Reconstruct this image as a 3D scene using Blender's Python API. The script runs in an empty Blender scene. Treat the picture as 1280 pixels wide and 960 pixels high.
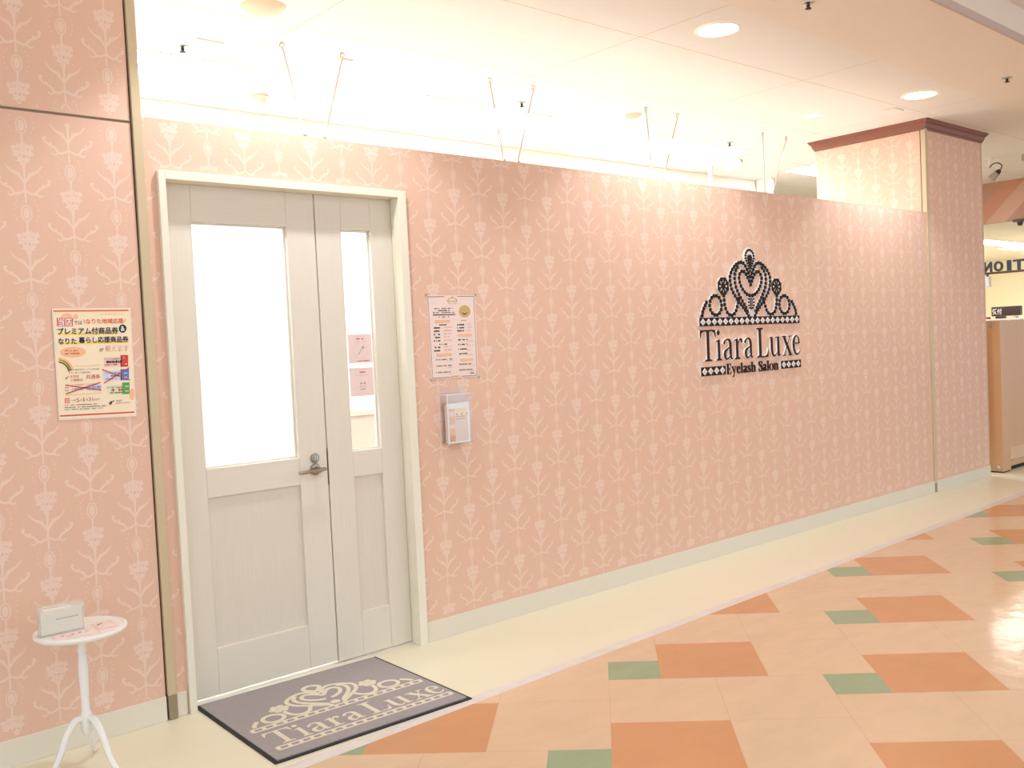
import bpy, math, random
from mathutils import Vector, Matrix
C = bpy.context
COL = C.scene.collection
random.seed(4)
PI = math.pi

# ------------------------------------------------------------------ camera
cam_d = bpy.data.cameras.new('camera')
cam = bpy.data.objects.new('camera', cam_d)
COL.objects.link(cam)
YAW, PIT, ROL = 0.7198970556, -0.0395599381, -0.0471007657
cy, sy = math.cos(YAW), math.sin(YAW)
fwd = Vector((sy * math.cos(PIT), cy * math.cos(PIT), math.sin(PIT)))
rgt = Vector((cy, -sy, 0))
upv = rgt.cross(fwd)
r2 = rgt * math.cos(ROL) + upv * math.sin(ROL)
u2 = -rgt * math.sin(ROL) + upv * math.cos(ROL)
cam.matrix_world = Matrix(((r2.x, u2.x, -fwd.x, 0.0), (r2.y, u2.y, -fwd.y, -3.632625),
                           (r2.z, u2.z, -fwd.z, 1.3688063), (0, 0, 0, 1)))
cam_d.sensor_width = 36
cam_d.lens = 18 * 1.8691176
cam_d.clip_start = 0.05
C.scene.camera = cam

# ------------------------------------------------------------------ light levels
WORLD_STRENGTH = 0.82
WORLD_COLOR = (0.84, 0.97, 1.12, 1)
PANEL_STRENGTH = 22.0
SPOT_POWER = 34.0
DISC_STRENGTH = 14.0
CORRIDOR_STRENGTH = 5.4
EXPOSURE = 0.87

w = bpy.data.worlds.new('world')
C.scene.world = w
w.use_nodes = True
w.node_tree.nodes['Background'].inputs[0].default_value = WORLD_COLOR
w.node_tree.nodes['Background'].inputs[1].default_value = WORLD_STRENGTH
vs = C.scene.view_settings
vs.view_transform = 'Standard'
vs.look = 'None'
vs.gamma = 1
vs.use_curve_mapping = False
vs.exposure = EXPOSURE

# ------------------------------------------------------------------ materials
def srgb(r, g, b):
    f = lambda c: c / 12.92 if c <= 0.04045 else ((c + 0.055) / 1.055) ** 2.4
    return (f(r / 255), f(g / 255), f(b / 255), 1)

MATS = {}
def mat(name, rgb, rough=0.6, metal=0.0, noise=0.0, nscale=8.0, stretch=(1, 1, 1), spec=0.5, coat=0.0):
    m = bpy.data.materials.new(name)
    m.use_nodes = True
    nt = m.node_tree
    b = nt.nodes['Principled BSDF']
    col = srgb(*rgb)
    b.inputs['Base Color'].default_value = col
    b.inputs['Roughness'].default_value = rough
    b.inputs['Metallic'].default_value = metal
    b.inputs['Specular IOR Level'].default_value = spec
    if coat:
        b.inputs['Coat Weight'].default_value = coat
    if noise:
        tc = nt.nodes.new('ShaderNodeTexCoord')
        mp = nt.nodes.new('ShaderNodeMapping')
        mp.inputs['Scale'].default_value = stretch
        nz = nt.nodes.new('ShaderNodeTexNoise')
        nz.inputs['Scale'].default_value = nscale
        nz.inputs['Detail'].default_value = 5
        mx = nt.nodes.new('ShaderNodeMix')
        mx.data_type = 'RGBA'
        lo = tuple(c * (1 - noise) for c in col[:3]) + (1,)
        hi = tuple(min(1, c * (1 + noise)) for c in col[:3]) + (1,)
        mx.inputs[6].default_value = lo
        mx.inputs[7].default_value = hi
        nt.links.new(tc.outputs['Object'], mp.inputs['Vector'])
        nt.links.new(mp.outputs[0], nz.inputs['Vector'])
        nt.links.new(nz.outputs['Fac'], mx.inputs[0])
        nt.links.new(mx.outputs[2], b.inputs['Base Color'])
    MATS[name] = m
    return m

def emit(name, rgb, strength):
    m = bpy.data.materials.new(name)
    m.use_nodes = True
    nt = m.node_tree
    nt.nodes.remove(nt.nodes['Principled BSDF'])
    e = nt.nodes.new('ShaderNodeEmission')
    e.inputs[0].default_value = srgb(*rgb)
    e.inputs[1].default_value = strength
    nt.links.new(e.outputs[0], nt.nodes['Material Output'].inputs[0])
    MATS[name] = m
    return m

def clear(name, tint=(0.97, 0.97, 0.96), gloss=0.06):
    m = bpy.data.materials.new(name)
    m.use_nodes = True
    nt = m.node_tree
    nt.nodes.remove(nt.nodes['Principled BSDF'])
    t = nt.nodes.new('ShaderNodeBsdfTransparent')
    t.inputs[0].default_value = tint + (1,)
    g = nt.nodes.new('ShaderNodeBsdfGlossy')
    g.inputs['Roughness'].default_value = 0.08
    fr = nt.nodes.new('ShaderNodeLayerWeight')
    fr.inputs[0].default_value = 0.3
    ma = nt.nodes.new('ShaderNodeMath')
    ma.operation = 'MULTIPLY_ADD'
    ma.inputs[1].default_value = 0.3
    ma.inputs[2].default_value = gloss
    mx = nt.nodes.new('ShaderNodeMixShader')
    nt.links.new(fr.outputs[1], ma.inputs[0])
    nt.links.new(ma.outputs[0], mx.inputs[0])
    nt.links.new(t.outputs[0], mx.inputs[1])
    nt.links.new(g.outputs[0], mx.inputs[2])
    nt.links.new(mx.outputs[0], nt.nodes['Material Output'].inputs[0])
    MATS[name] = m
    return m

PAPER = mat('wallpaper_ground', (230, 188, 162), 0.7, noise=0.035, nscale=30, stretch=(6, 6, 0.5))
PRINT = mat('wallpaper_print', (237, 205, 185), 0.55)
BASE = mat('baseboard_vinyl', (228, 218, 198), 0.45)
TRIMB = mat('beige_metal_trim', (206, 184, 146), 0.4, spec=0.6)
SHOE = mat('trim_shoe', (150, 134, 106), 0.4)
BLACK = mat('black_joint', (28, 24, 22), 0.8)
CROWN = mat('brown_crown_wood', (132, 76, 54), 0.45, noise=0.1, nscale=6, stretch=(3, 3, 20))
DOORW = mat('whitewashed_wood', (228, 217, 199), 0.5, noise=0.05, nscale=9, stretch=(14, 14, 0.6))
DOORR = mat('whitewashed_rail', (228, 217, 199), 0.5, noise=0.05, nscale=9, stretch=(0.6, 14, 14))
PANELW = mat('door_panel_wood', (224, 212, 194), 0.5, noise=0.05, nscale=9, stretch=(14, 14, 0.6))
FRAMEW = mat('door_frame_cream', (238, 230, 208), 0.45)
BRONZE = mat('bronze_nickel', (160, 146, 128), 0.28, metal=1.0)
CHROME = mat('grey_steel', (190, 186, 180), 0.3, metal=1.0)
GLASS = clear('door_glass', gloss=0.01)
ACRYL = clear('clear_acrylic', (0.985, 0.98, 0.975), 0.04)
CURT = mat('white_curtain', (250, 246, 238), 0.8)
def curtain_material():
    nt = CURT.node_tree
    b = nt.nodes['Principled BSDF']
    tr = nt.nodes.new('ShaderNodeBsdfTranslucent'); tr.inputs[0].default_value = srgb(252, 250, 246)
    mx = nt.nodes.new('ShaderNodeMixShader'); mx.inputs[0].default_value = .5
    nt.links.new(b.outputs[0], mx.inputs[1]); nt.links.new(tr.outputs[0], mx.inputs[2])
    nt.links.new(mx.outputs[0], nt.nodes['Material Output'].inputs[0])
curtain_material()
WHITEP = mat('white_paint', (246, 242, 232), 0.5)
WHITEG = mat('white_gloss', (240, 236, 228), 0.25)
SALONF = mat('salon_white_floor', (240, 236, 228), 0.35, noise=0.03, nscale=3)
SALONW = mat('salon_white_wall', (250, 244, 232), 0.7)
CEIL = mat('ceiling_board', (234, 226, 216), 0.85)
SOFF = mat('soffit_plaster', (236, 222, 206), 0.85)
STEPM = mat('soffit_edge', (196, 178, 168), 0.7)
PANEL = emit('light_panel_glow', (230, 244, 255), PANEL_STRENGTH)
DISC = emit('downlight_glow', (255, 246, 228), DISC_STRENGTH)
CORR = emit('corridor_light_glow', (230, 243, 252), CORRIDOR_STRENGTH)
SHOPL = emit('shop_light_glow', (255, 250, 240), 22)
SHOPD = emit('shop_lamp_glow', (255, 250, 240), 9)
MARB = mat('marble_strip', (222, 212, 204), 0.25, noise=0.12, nscale=14)
FBORD = mat('cream_vinyl_floor', (232, 222, 194), 0.3, noise=0.03, nscale=3, stretch=(0.4, 2, 1))
SIGNF = mat('sign_dark_brown', (50, 32, 28), 0.7, spec=0.2)
SIGNW = mat('sign_white_edge', (250, 246, 240), 0.35)
SIGNG = mat('sign_pale_inlay', (214, 196, 186), 0.35)
SIGNJ = mat('sign_grey_jewel', (96, 84, 84), 0.3)
MATG = mat('mat_grey_pile', (162, 153, 150), 0.95, noise=0.14, nscale=160, spec=0.1)
MATC = mat('mat_cream_pile', (222, 211, 188), 0.95, noise=0.06, nscale=160, spec=0.1)
MATB = mat('mat_black_rubber', (42, 38, 40), 0.8)
PINKP = mat('pink_paper', (242, 216, 208), 0.6)
TAUPE = mat('taupe_print', (176, 158, 150), 0.6)
PALEP = mat('pale_pink_laminate', (246, 234, 228), 0.5)
PINKD = mat('pink_print', (232, 190, 180), 0.6)
CARDE = mat('pale_pink_edge', (238, 204, 196), 0.6)
INK = mat('black_ink', (36, 34, 40), 0.6)
INKG = mat('grey_ink', (128, 118, 110), 0.6)
POSTP = mat('poster_cream', (248, 226, 190), 0.35)
LAMI = mat('poster_laminate', (240, 222, 200), 0.2)
RED = mat('poster_red', (206, 62, 48), 0.5)
ORG = mat('poster_orange', (226, 104, 46), 0.5)
PEACH = mat('poster_peach', (244, 188, 142), 0.5)
YEL = mat('poster_yellow', (250, 214, 96), 0.5)
BLUE = mat('poster_blue', (84, 122, 190), 0.5)
PBLUE = mat('poster_pale_blue', (206, 216, 228), 0.5)
GREEN = mat('poster_green', (92, 160, 74), 0.5)
PGREEN = mat('poster_pale_green', (226, 228, 190), 0.5)
PRED = mat('poster_pale_red', (246, 206, 188), 0.5)
WHT = mat('paper_white', (250, 246, 240), 0.5)
MENUP = mat('menu_paper', (240, 214, 200), 0.35)
GOLD = mat('menu_gold', (206, 170, 104), 0.5)
TAN = mat('tan_plastic', (218, 198, 170), 0.6)
RODM = mat('pale_rod', (196, 168, 152), 0.4)
DARKM = mat('dark_metal', (60, 52, 48), 0.4, metal=0.6)
WOOD = mat('partition_wood', (214, 168, 122), 0.4, noise=0.08, nscale=5, stretch=(12, 12, 0.4))
WOODB = mat('partition_kick_lit', (236, 200, 160), 0.5)  # light falling on the lower panel, put into a paler wood colour
CREAMW = mat('shop_cream_wall', (246, 238, 214), 0.7)
BEIGEW = mat('mall_beige', (226, 202, 164), 0.8)
NAVY = mat('dark_letter', (44, 40, 56), 0.4)
RAILB = mat('brown_rail', (92, 58, 40), 0.5)
BOXD = mat('dark_brown_sign', (84, 50, 42), 0.4)

def ceiling_joints():
    m = CEIL
    nt = m.node_tree
    b = nt.nodes['Principled BSDF']
    tc = nt.nodes.new('ShaderNodeTexCoord')
    sx = nt.nodes.new('ShaderNodeSeparateXYZ')
    nt.links.new(tc.outputs['Object'], sx.inputs[0])
    def line(out, period, off, wdt):
        a = nt.nodes.new('ShaderNodeMath'); a.operation = 'SUBTRACT'; a.inputs[1].default_value = off
        nt.links.new(out, a.inputs[0])
        p = nt.nodes.new('ShaderNodeMath'); p.operation = 'FLOORED_MODULO'; p.inputs[1].default_value = period
        nt.links.new(a.outputs[0], p.inputs[0])
        c = nt.nodes.new('ShaderNodeMath'); c.operation = 'LESS_THAN'; c.inputs[1].default_value = wdt
        nt.links.new(p.outputs[0], c.inputs[0])
        return c.outputs[0]
    l1 = line(sx.outputs[0], 1.64, 2.51, 0.006)
    l2 = line(sx.outputs[1], 0.88, -0.115, 0.006)
    mx = nt.nodes.new('ShaderNodeMath'); mx.operation = 'MAXIMUM'
    nt.links.new(l1, mx.inputs[0]); nt.links.new(l2, mx.inputs[1])
    vo = nt.nodes.new('ShaderNodeTexVoronoi'); vo.inputs['Scale'].default_value = 14
    nt.links.new(tc.outputs['Object'], vo.inputs['Vector'])
    lt = nt.nodes.new('ShaderNodeMath'); lt.operation = 'LESS_THAN'; lt.inputs[1].default_value = 0.055
    nt.links.new(vo.outputs['Distance'], lt.inputs[0])
    mm = nt.nodes.new('ShaderNodeMath'); mm.operation = 'MULTIPLY'; mm.inputs[1].default_value = 0.5
    nt.links.new(lt.outputs[0], mm.inputs[0])
    m2 = nt.nodes.new('ShaderNodeMath'); m2.operation = 'MAXIMUM'
    nt.links.new(mx.outputs[0], m2.inputs[0]); nt.links.new(mm.outputs[0], m2.inputs[1])
    c = nt.nodes.new('ShaderNodeMix'); c.data_type = 'RGBA'
    c.inputs[6].default_value = srgb(234, 226, 216); c.inputs[7].default_value = srgb(206, 184, 156)
    nt.links.new(m2.outputs[0], c.inputs[0])
    nt.links.new(c.outputs[2], b.inputs['Base Color'])
ceiling_joints()

FROST = clear('frosted_acrylic', (0.98, 0.98, 0.97), 0.04)
def frost():
    nt = FROST.node_tree; out = nt.nodes['Material Output']
    d = nt.nodes.new('ShaderNodeBsdfDiffuse'); d.inputs[0].default_value = srgb(250, 246, 236)
    mx = nt.nodes.new('ShaderNodeMixShader'); mx.inputs[0].default_value = .22
    nt.links.new(out.inputs[0].links[0].from_socket, mx.inputs[1]); nt.links.new(d.outputs[0], mx.inputs[2]); nt.links.new(mx.outputs[0], out.inputs[0])
frost()
CARDW = mat('ivory_card', (252, 246, 228), 0.6)

def floor_material():
    m = mat('vinyl_tile_floor', (238, 200, 156), 0.14, spec=0.5)
    nt = m.node_tree
    N, L = nt.nodes.new, nt.links.new
    b = nt.nodes['Principled BSDF']
    D1 = (0.3037, -0.2985); D2 = (-0.3175, -0.3040); O = (3.243, -0.822)
    det = D1[0] * D2[1] - D1[1] * D2[0]
    ra = (D2[1] / det * 2, -D2[0] / det * 2, 0)
    rb = (-D1[1] / det * 2, D1[0] / det * 2, 0)
    tc = N('ShaderNodeTexCoord')
    sub = N('ShaderNodeVectorMath'); sub.operation = 'SUBTRACT'; sub.inputs[1].default_value = (O[0], O[1], 0)
    L(tc.outputs['Object'], sub.inputs[0])
    def dot(v):
        d = N('ShaderNodeVectorMath'); d.operation = 'DOT_PRODUCT'; d.inputs[1].default_value = v
        L(sub.outputs[0], d.inputs[0]); return d.outputs['Value']
    def mth(op, a, c=None):
        n = N('ShaderNodeMath'); n.operation = op
        for i, v in enumerate((a, c)):
            if v is None: continue
            if isinstance(v, (int, float)): n.inputs[i].default_value = v
            else: L(v, n.inputs[i])
        return n.outputs[0]
    a, bb = dot(ra), dot(rb)
    i, j = mth('FLOOR', a), mth('FLOOR', bb)
    k = mth('FLOORED_MODULO', mth('ADD', i, mth('MULTIPLY', j, 13)), 17)
    kf = mth('DIVIDE', mth('ADD', k, 0.5), 17)
    base, org, grn = srgb(218, 184, 150), srgb(206, 146, 100), srgb(150, 164, 128)
    cr = N('ShaderNodeValToRGB'); cr.color_ramp.interpolation = 'CONSTANT'
    el = cr.color_ramp.elements
    el[0].position = 0; el[0].color = org
    el[1].position = 2 / 17; el[1].color = base
    for p, c in ((12 / 17, grn), (13 / 17, org), (15 / 17, base)):
        e = el.new(p); e.color = c
    L(kf, cr.inputs[0])
    def mask(ks):
        r = N('ShaderNodeValToRGB'); r.color_ramp.interpolation = 'CONSTANT'
        e = r.color_ramp.elements
        e[0].position = 0; e[0].color = (1, 1, 1, 1) if 0 in ks else (0, 0, 0, 1)
        e[1].position = 1 / 17; e[1].color = (1, 1, 1, 1) if 1 in ks else (0, 0, 0, 1)
        for q in range(2, 17):
            x = e.new(q / 17); x.color = (1, 1, 1, 1) if q in ks else (0, 0, 0, 1)
        L(kf, r.inputs[0]); return r.outputs[0]
    la = mth('MULTIPLY', mask({8, 4, 10, 6, 2, 15}), mth('LESS_THAN', mth('FRACT', a), 0.012))
    lb = mth('MULTIPLY', mask({8, 9, 10, 11, 2, 3}), mth('LESS_THAN', mth('FRACT', bb), 0.012))
    ln = mth('MULTIPLY', mth('MAXIMUM', la, lb), 0.30)
    n2 = N('ShaderNodeTexNoise'); n2.inputs['Scale'].default_value = 9; n2.inputs['Detail'].default_value = 3
    L(tc.outputs['Object'], n2.inputs['Vector'])
    bp = N('ShaderNodeBump'); bp.inputs['Strength'].default_value = 0.10; bp.inputs['Distance'].default_value = 0.02
    L(n2.outputs['Fac'], bp.inputs['Height']); L(bp.outputs[0], b.inputs['Normal'])
    nz = N('ShaderNodeTexNoise'); nz.inputs['Scale'].default_value = 5; nz.inputs['Detail'].default_value = 6
    mp = N('ShaderNodeMapping'); mp.inputs['Scale'].default_value = (1, 2.2, 1); mp.inputs['Rotation'].default_value = (0, 0, 0.8)
    L(tc.outputs['Object'], mp.inputs[0]); L(mp.outputs[0], nz.inputs['Vector'])
    sh = mth('ADD', mth('MULTIPLY', nz.outputs['Fac'], 0.16), 0.92)
    hs = N('ShaderNodeHueSaturation'); L(cr.outputs[0], hs.inputs['Color']); L(sh, hs.inputs['Value'])
    mx = N('ShaderNodeMix'); mx.data_type = 'RGBA'; mx.inputs[7].default_value = srgb(170, 130, 90)
    L(ln, mx.inputs[0]); L(hs.outputs[0], mx.inputs[6]); L(mx.outputs[2], b.inputs['Base Color'])
    return m
FLOORM = floor_material()

def stripe_material():
    m = mat('diagonal_wood_stripes', (190, 130, 96), 0.5)
    nt = m.node_tree
    N, L = nt.nodes.new, nt.links.new
    tc = N('ShaderNodeTexCoord'); d = N('ShaderNodeVectorMath'); d.operation = 'DOT_PRODUCT'
    d.inputs[1].default_value = (0, -1, -1)
    L(tc.outputs['Object'], d.inputs[0])
    a = N('ShaderNodeMath'); a.operation = 'ADD'; a.inputs[1].default_value = 3.845 + 0.24
    L(d.outputs['Value'], a.inputs[0])
    q = N('ShaderNodeMath'); q.operation = 'DIVIDE'; q.inputs[1].default_value = 0.72
    L(a.outputs[0], q.inputs[0])
    f = N('ShaderNodeMath'); f.operation = 'FRACT'; L(q.outputs[0], f.inputs[0])
    r = N('ShaderNodeValToRGB'); r.color_ramp.interpolation = 'CONSTANT'
    e = r.color_ramp.elements
    e[0].position = 0; e[0].color = srgb(196, 134, 98)
    e[1].position = 1 / 3; e[1].color = srgb(208, 158, 128)
    x = e.new(2 / 3); x.color = srgb(186, 132, 104)
    L(f.outputs[0], r.inputs[0]); L(r.outputs[0], nt.nodes['Principled BSDF'].inputs['Base Color'])
    return m
STRIPE = stripe_material()

# ------------------------------------------------------------------ mesh builder
class MB:
    def __init__(s):
        s.v = []; s.f = []; s.m = []; s.sm = []
    def poly(s, pts, mi=0, smooth=False):
        n = len(s.v); s.v += [tuple(p) for p in pts]
        s.f.append(tuple(range(n, n + len(pts)))); s.m.append(mi); s.sm.append(smooth)
    def mesh(s, vs, fs, mi=0, smooth=False):
        n = len(s.v); s.v += [tuple(p) for p in vs]
        for f in fs:
            s.f.append(tuple(i + n for i in f)); s.m.append(mi); s.sm.append(smooth)
    def box(s, x0, x1, y0, y1, z0, z1, mi=0):
        v = [(x0, y0, z0), (x1, y0, z0), (x1, y1, z0), (x0, y1, z0), (x0, y0, z1), (x1, y0, z1), (x1, y1, z1), (x0, y1, z1)]
        s.mesh(v, [(0, 3, 2, 1), (4, 5, 6, 7), (0, 1, 5, 4), (1, 2, 6, 5), (2, 3, 7, 6), (3, 0, 4, 7)], mi)
    def extr(s, poly, fn, d0, d1, mf=0, ms=0):
        """2D polygon extruded from depth d0 (back) to d1 (front); fn(u, v, d) -> point"""
        n = len(poly)
        vs = [fn(u, v, d0) for u, v in poly] + [fn(u, v, d1) for u, v in poly]
        s.mesh(vs, [tuple(range(n, 2 * n))], mf)
        s.mesh(vs, [(i, (i + 1) % n, n + (i + 1) % n, n + i) for i in range(n)], ms)
    def lathe(s, prof, c=(0, 0, 0), n=32, mi=0, smooth=True, axis='z'):
        vs = []
        for r, h in prof:
            for k in range(n):
                a = 2 * PI * k / n
                p = (r * math.cos(a), r * math.sin(a), h)
                if axis == 'y': p = (p[0], -p[2], p[1])
                if axis == 'x': p = (p[2], p[0], p[1])
                vs.append((c[0] + p[0], c[1] + p[1], c[2] + p[2]))
        fs = []
        for i in range(len(prof) - 1):
            for k in range(n):
                fs.append((i * n + k, i * n + (k + 1) % n, (i + 1) * n + (k + 1) % n, (i + 1) * n + k))
        s.mesh(vs, fs, mi, smooth)
        if prof[0][0] > 1e-6: s.mesh(vs, [tuple(range(n))[::-1]], mi)
        if prof[-1][0] > 1e-6: s.mesh(vs, [tuple(range((len(prof) - 1) * n, len(prof) * n))], mi)
    def tube(s, path, rad, n=10, mi=0):
        P = [Vector(p) for p in path]
        R = rad if isinstance(rad, (list, tuple)) else [rad] * len(P)
        vs = []; ref = None
        for i, p in enumerate(P):
            t = (P[min(i + 1, len(P) - 1)] - P[max(i - 1, 0)]).normalized()
            if ref is None:
                ref = Vector((0, 0, 1)) if abs(t.z) < 0.9 else Vector((1, 0, 0))
            a = (ref - t * ref.dot(t)).normalized(); ref = a
            b = t.cross(a)
            for k in range(n):
                q = 2 * PI * k / n
                vs.append(p + (a * math.cos(q) + b * math.sin(q)) * R[i])
        fs = []
        for i in range(len(P) - 1):
            for k in range(n):
                fs.append((i * n + k, i * n + (k + 1) % n, (i + 1) * n + (k + 1) % n, (i + 1) * n + k))
        s.mesh(vs, fs, mi, True)
        s.mesh(vs, [tuple(range(n))[::-1], tuple(range((len(P) - 1) * n, len(P) * n))], mi)
    def build(s, name, mats, parent=None, base=None, bevel=0, kind=None):
        if not isinstance(mats, (list, tuple)): mats = [mats]
        if parent is not None:
            o = parent
            org = Vector((0, 0, 0))
            while o is not None:
                org += o.location; o = o.parent
            loc = (0, 0, 0)
        else:
            if base is None: base = (0, 0, 0)
            org = Vector(base); loc = base
        me = bpy.data.meshes.new(name)
        me.from_pydata([(x - org.x, y - org.y, z - org.z) for x, y, z in s.v], [], s.f)
        for m in mats: me.materials.append(m)
        me.polygons.foreach_set('material_index', s.m)
        me.polygons.foreach_set('use_smooth', s.sm)
        me.update()
        if any(s.sm): me.set_sharp_from_angle(angle=math.radians(38))
        ob = bpy.data.objects.new(name, me)
        COL.objects.link(ob)
        ob.location = loc
        if parent is not None: ob.parent = parent
        if bevel:
            md = ob.modifiers.new('bevel', 'BEVEL'); md.width = bevel; md.segments = 2; md.limit_method = 'ANGLE'
        if kind: ob['kind'] = kind
        return ob

def tag(o, label, cat, group=None):
    o['label'] = label; o['category'] = cat
    if group: o['group'] = group
    return o
def thing(name, label, cat, loc, group=None):
    o = bpy.data.objects.new(name, None)
    COL.objects.link(o); o.location = loc; o.empty_display_size = 0.05
    return tag(o, label, cat, group)
def struct(name, mb, mats, parent=None, base=None, bevel=0):
    o = mb.build(name, mats, parent, base, bevel)
    o['kind'] = 'structure'
    return o

def spline(pts, n=8):
    """Catmull-Rom through tuples of any length"""
    out = []
    P = [pts[0]] + list(pts) + [pts[-1]]
    for i in range(1, len(P) - 2):
        for k in range(n):
            t = k / n
            out.append(tuple(0.5 * (2 * b + (c - a) * t + (2 * a - 5 * b + 4 * c - d) * t * t + (3 * b - a - 3 * c + d) * t ** 3)
                             for a, b, c, d in zip(P[i - 1], P[i], P[i + 1], P[i + 2])))
    out.append(tuple(pts[-1]))
    return out

def ribbon(path):
    """path of (x, y, half width) -> closed outline"""
    Lf, Rt = [], []
    for i, p in enumerate(path):
        a = path[max(i - 1, 0)]; b = path[min(i + 1, len(path) - 1)]
        tx, ty = b[0] - a[0], b[1] - a[1]
        l = math.hypot(tx, ty) or 1
        nx, ny = -ty / l, tx / l
        Lf.append((p[0] + nx * p[2], p[1] + ny * p[2])); Rt.append((p[0] - nx * p[2], p[1] - ny * p[2]))
    return Lf, Rt
def ribbon_quads(path):
    Lf, Rt = ribbon(path)
    return [(Rt[i], Rt[i + 1], Lf[i + 1], Lf[i]) for i in range(len(path) - 1)]
def ribbon_outline(path):
    Lf, Rt = ribbon(path)
    return Rt + Lf[::-1]
def ellipse(cx, cy_, rx, ry, n=16):
    return [(cx + rx * math.cos(2 * PI * k / n), cy_ + ry * math.sin(2 * PI * k / n)) for k in range(n)]

def text_faces(body, bold=0.0):
    c = bpy.data.curves.new('text', 'FONT'); c.body = body; c.offset = bold; c.resolution_u = 3
    o = bpy.data.objects.new('text', c); COL.objects.link(o)
    me = o.to_mesh()
    vs = [(v.co.x, v.co.y) for v in me.vertices]; fs = [tuple(p.vertices) for p in me.polygons]
    o.to_mesh_clear(); bpy.data.objects.remove(o); bpy.data.curves.remove(c)
    return vs, fs
def text_fit(body, x0, y0, x1, y1, bold=0.0):
    vs, fs = text_faces(body, bold)
    xs = [v[0] for v in vs]; ys = [v[1] for v in vs]
    ax, bx, ay, by = min(xs), max(xs), min(ys), max(ys)
    return [(x0 + (x - ax) / (bx - ax) * (x1 - x0), y0 + (y - ay) / (by - ay) * (y1 - y0)) for x, y in vs], fs

# ------------------------------------------------------------------ wallpaper motif (u across, v up, metres)
def motif():
    polys = []
    def st(pts, n=5):
        pts = [(a, b, c * 1.3) for a, b, c in pts]
        for q in ribbon_quads(spline(pts, n)): polys.append(q)
    rnd = random.Random(3)
    for cx, cyy, r in ((0, 0.012, .013), (-.017, .006, .011), (.017, .008, .011), (-.008, -.012, .011), (.009, -.012, .010),
                       (-.024, .022, .008), (.024, .024, .008), (0, .030, .009), (-.012, .026, .007), (.013, .027, .007), (0, -.026, .008)):
        n = 10
        cx *= 1.2; cyy *= 1.2; r *= 1.25
        polys.append([(cx + r * (1.25 if k % 2 else .62) * math.cos(2 * PI * k / n + cx * 90),
                       cyy + r * (1.25 if k % 2 else .72) * math.sin(2 * PI * k / n + cx * 90)) for k in range(n)])
    for a, b in (((-.02, .02), (-.034, .042)), ((.02, .02), (.033, .044)), ((0, .03), (.002, .05)), ((-.02, 0), (-.038, .004)), ((.02, 0), (.038, .006))):
        polys.append([a, ((a[0] + b[0]) / 2 + .003, (a[1] + b[1]) / 2 - .002), b, ((a[0] + b[0]) / 2 - .003, (a[1] + b[1]) / 2 + .003)])
    st([(0, -.028, .0045), (.001, -.06, .0028), (0, -.10, .0026), (0, -.165, .0022)], 3)
    for s in (-1, 1):
        st([(0, -.095, .0028), (s * .018, -.068, .004), (s * .034, -.058, .0034), (s * .048, -.048, .0022), (s * .060, -.031, .0012)], 4)
        polys.append([(s * .016, -.07), (s * .03, -.066), (s * .042, -.052), (s * .026, -.054)])
        polys.append([(s * .012, -.082), (s * .012, -.066), (s * .020, -.052), (s * .020, -.068)])
        st([(0, -.120, .0026), (s * .018, -.131, .0032), (s * .034, -.131, .0034), (s * .045, -.116, .0030), (s * .056, -.110, .003),
            (s * .068, -.104, .0028), (s * .080, -.092, .0030), (s * .083, -.082, .0024), (s * .076, -.079, .002)], 3)
        st([(s * .034, -.131, .0025), (s * .048, -.140, .0022), (s * .057, -.134, .002)], 3)
        polys.append(ellipse(s * .078, -.082, .005, .005, 7))
        polys.append(ellipse(s * .060, -.101, .005, .005, 7))
        for k in range(5):
            a = -0.9 + k * 0.5
            polys.append(ellipse(s * (.016 + .020 * math.cos(a) + .004), -.2 + .040 * math.sin(a) + .008, .0024, .0034, 6))
    for q in ribbon_quads([(.0165 * math.cos(a), -.2 + .028 * math.sin(a), .0022) for a in [2 * PI * k / 18 for k in range(19)]]): polys.append(q)
    polys.append(ellipse(0, -.2, .0105, .0205, 14))
    st([(0, -.228, .0022), (0, -.24, .003), (0, -.262, .0012)], 2)
    return polys
MOTIF = motif()
PITCH, PERIOD = 0.1533, 0.305
def paper(mb, fn, u0, u1, v0, v1, ub, vb, mi=1, holes=()):
    """print the motif over u0..u1, v0..v1; a bouquet sits at (ub, vb); fn(u, v) -> point"""
    i0 = math.floor((u0 - ub) / PITCH) - 1; i1 = math.ceil((u1 - ub) / PITCH) + 1
    for i in range(i0, i1 + 1):
        off = vb + (PERIOD / 2 if i % 2 else 0)
        j0 = math.floor((v0 - off) / PERIOD) - 1; j1 = math.ceil((v1 - off) / PERIOD) + 2
        for j in range(j0, j1 + 1):
            cu, cv = ub + i * PITCH, off + j * PERIOD
            for k, p in enumerate(MOTIF):
                us = [cu + a for a, b in p]; vv = [cv + b for a, b in p]
                a, b, c, d = min(us), max(us), min(vv), max(vv)
                if a < u0 or b > u1 or c < v0 or d > v1: continue
                if any(b > h[0] and a < h[1] and d > h[2] and c < h[3] for h in holes): continue
                mb.poly([fn(x, y, 1.5e-4 + (k * 7 % 41) * 6e-6) for x, y in zip(us, vv)], mi)

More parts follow.
